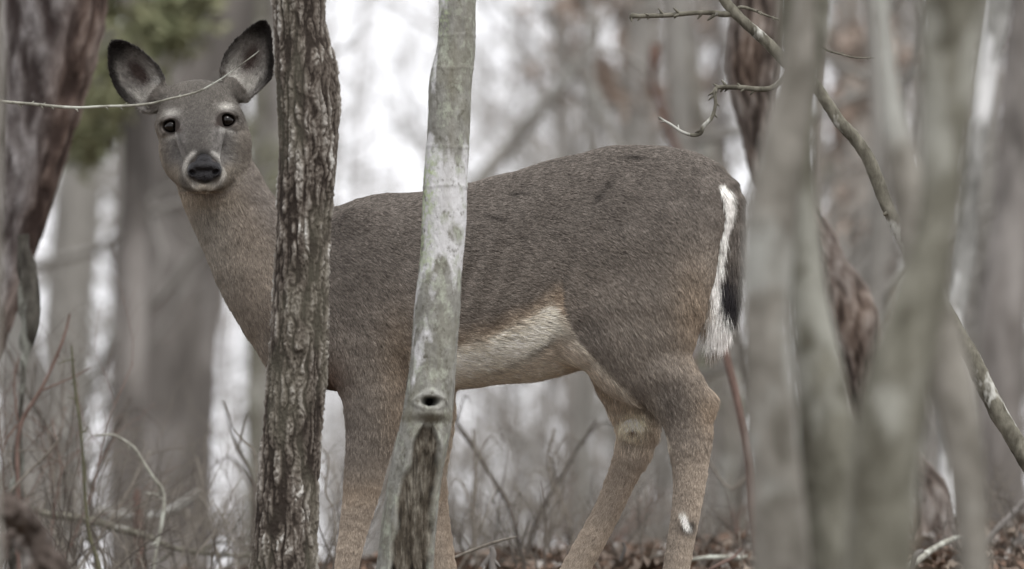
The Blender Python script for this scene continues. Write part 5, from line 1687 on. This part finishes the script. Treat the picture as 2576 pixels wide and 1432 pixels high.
LM = [lmat('tan_dead_leaf', (.14, .11, .085), (.26, .215, .172)), lmat('brown_dead_leaf', (.075, .056, .044), (.15, .115, .09)), lmat('grey_dead_leaf', (.14, .125, .11), (.27, .25, .23)), lmat('rust_dead_leaf', (.10, .062, .042), (.19, .125, .09))]
protos = []
for i in range(8):
    V, F = leaf_mesh(600 + i, i % 2)
    me = bpy.data.meshes.new('leaf')
    me.from_pydata([tuple(v) for v in V * .075], [], [tuple(f) for f in F])
    me.polygons.foreach_set('use_smooth', np.ones(len(F), dtype=bool))
    me.materials.append(LM[i % 4])
    protos.append(me)
rg = np.random.default_rng(55)
gloc = Vector((0, 0, 0))
def leaf_spot(big):
    y = 18.6 + 5.4 * rg.random()**.8
    x = rg.uniform(-1, 1) * 1.12 * y / 18
    return x, y
for i in range(300):
    x, y = leaf_spot(True)
    if i < 170:
        x = rg.uniform(.15, 1.15) * y / 18
    o = bpy.data.objects.new('leaf', protos[rg.integers(8)])
    COL.objects.link(o)
    o.parent = ground
    o.location = (x, y, float(ground_z(x, y)) + .012 + .012 * rg.random())
    o.rotation_euler = (rg.normal() * .45, rg.normal() * .45, rg.random() * 6.28)
    s_ = rg.uniform(.6, 1.25)
    o.scale = (s_, s_, s_)
def scatter_leaves(name, count, mats_idx, seed, zone, size):
    rg = np.random.default_rng(seed)
    V0, F0 = leaf_mesh(seed, 1)
    V0 = V0 * size
    x = rg.uniform(*zone[0], count)
    y = rg.uniform(*zone[1], count)
    z = ground_z(x, y) + .004 + .010 * rg.random(count)
    az = rg.random(count) * 6.28
    tx_, ty_ = rg.normal(size=count) * .4, rg.normal(size=count) * .4
    sc = rg.uniform(.6, 1.3, count)
    ca, sa = np.cos(az), np.sin(az)
    X = V0[None, :, 0] * ca[:, None] - V0[None, :, 1] * sa[:, None]
    Y_ = V0[None, :, 0] * sa[:, None] + V0[None, :, 1] * ca[:, None]
    Z = V0[None, :, 2] + X * tx_[:, None] + Y_ * ty_[:, None]
    V = np.stack([X * sc[:, None] + x[:, None], Y_ * sc[:, None] + y[:, None], Z * sc[:, None] + z[:, None]], -1).reshape(-1, 3)
    F = (F0[None] + (np.arange(count) * len(V0))[:, None, None]).reshape(-1, 4)
    o = mesh_from(name, V, F, LM[mats_idx])
    tag(o, ['tan', 'brown', 'grey', 'rust-coloured'][mats_idx] + ' fallen leaf litter covering the ridge', kind='stuff')
for i in range(4):
    scatter_leaves('leaf_litter', 2200, i, 700 + i, ((-2.4, 2.4), (17.6, 26)), .06)
    # farther slopes get coarser cover
# pine needles and fine debris on the crest
V, F = [], []
m = 16000
rg = np.random.default_rng(91)
x = rg.uniform(-1.8, 1.8, m)
y = rg.uniform(18, 24.5, m)
z = ground_z(x, y) + .006 + .02 * rg.random(m)
a = rg.random(m) * 6.28
l_ = rg.uniform(.02, .07, m)
dx, dy, dz = np.cos(a) * l_, np.sin(a) * l_, rg.normal(size=m) * .25 * l_
w_ = .0011
c0 = np.stack([x, y, z], -1)
dd = np.stack([dx, dy, dz], -1)
sx = np.stack([-np.sin(a) * w_, np.cos(a) * w_, np.zeros(m)], -1)
up = np.array([0, 0, w_ * 1.6])
q = np.stack([c0 - sx, c0 + sx, c0 + up, c0 + dd - sx, c0 + dd + sx, c0 + dd + up], 1).reshape(-1, 3)
b = (np.arange(m) * 6)[:, None]
F = np.concatenate([b + np.array([0, 1, 4, 3]), b + np.array([1, 2, 5, 4]), b + np.array([2, 0, 3, 5])])
tag(mesh_from('needle_litter', q, F, LM[3], smooth=False), 'rust-coloured fallen needles and fine twigs on the ridge', kind='stuff')
M_moss = leafmat('moss', (.09, .11, .035), (.24, .25, .10))
for i, (px, Y, r, lab) in enumerate([(1835, 20.4, 26, 'yellow-green moss cushion right of the near hind leg'), (1560, 20.6, 34, 'pale green moss cushion between the hind legs'), (1400, 20.0, 34, 'low moss cushion in front of the far hind foot'), (2230, 20.2, 30, 'moss cushion beside the thickest blurred trunk'), (2520, 20.4, 24, 'small moss tuft at the lower right'), (980, 19.8, 26, 'moss cushion between the foreleg and the knot-hole tree')]):
    p = at(px, 1400, Y)
    z0 = float(ground_z(p[0], Y))
    rg = np.random.default_rng(800 + i)
    n_ = 900
    u = rg.normal(size=(n_, 3))
    u[:, 2] = np.abs(u[:, 2])
    u /= np.linalg.norm(u, axis=1)[:, None]
    R_ = pr(r, Y)
    c = u * np.array([R_, R_, R_ * .45]) * (1 + .2 * noise3(u[:, 0] * 3, u[:, 1] * 3, i))[:, None] + [p[0], Y, z0 - .005]
    tn = rg.normal(size=(n_, 3))
    tn /= np.linalg.norm(tn, axis=1)[:, None]
    bn = np.cross(tn, u)
    s_ = .0045
    q = np.stack([c - tn * s_, c - bn * s_, c + tn * s_ + u * .006, c + bn * s_], 1).reshape(-1, 3)
    tag(mesh_from('moss_cushion', q, np.arange(n_ * 4).reshape(-1, 4), M_moss, smooth=False), lab, 'moss')
def stone(label, px, py, Y, r, seed, mat):
    p = at(px, py, Y)
    z0 = float(ground_z(p[0], Y))
    nu, nv = 28, 16
    th = np.linspace(0, 2 * np.pi, nu, endpoint=False)
    ph = np.linspace(.05, np.pi - .05, nv)
    T_, H_ = np.meshgrid(th, ph)
    d = np.stack([np.sin(H_) * np.cos(T_), np.sin(H_) * np.sin(T_), np.cos(H_)], -1).reshape(-1, 3)
    rr = pr(r, Y) * (1 + .35 * noise3(d[:, 0] * 1.6, d[:, 1] * 1.6, d[:, 2] * 1.6 + seed, seed))
    V = d * rr[:, None] * [1.2, .9, .65] + [p[0], Y, z0 + pr(r, Y) * .3]
    i = np.arange(nv - 1)[:, None] * nu
    j = np.arange(nu)[None]
    k = (j + 1) % nu
    F = np.stack([i + j, i + nu + j, i + nu + k, i + k], -1).reshape(-1, 4)
    tag(mesh_from('stone', V, F, mat), label, 'stone')
stone('grey lichened stone right of the near hind leg', 1778, 1385, 21.0, 22, 3, M_white)
stone('small brown stone beside the near hind leg', 1762, 1400, 20.6, 14, 5, M_red)
stone('half-buried grey stone at the foot of the crooked tree', 2420, 1330, 21.6, 30, 7, M_grey)
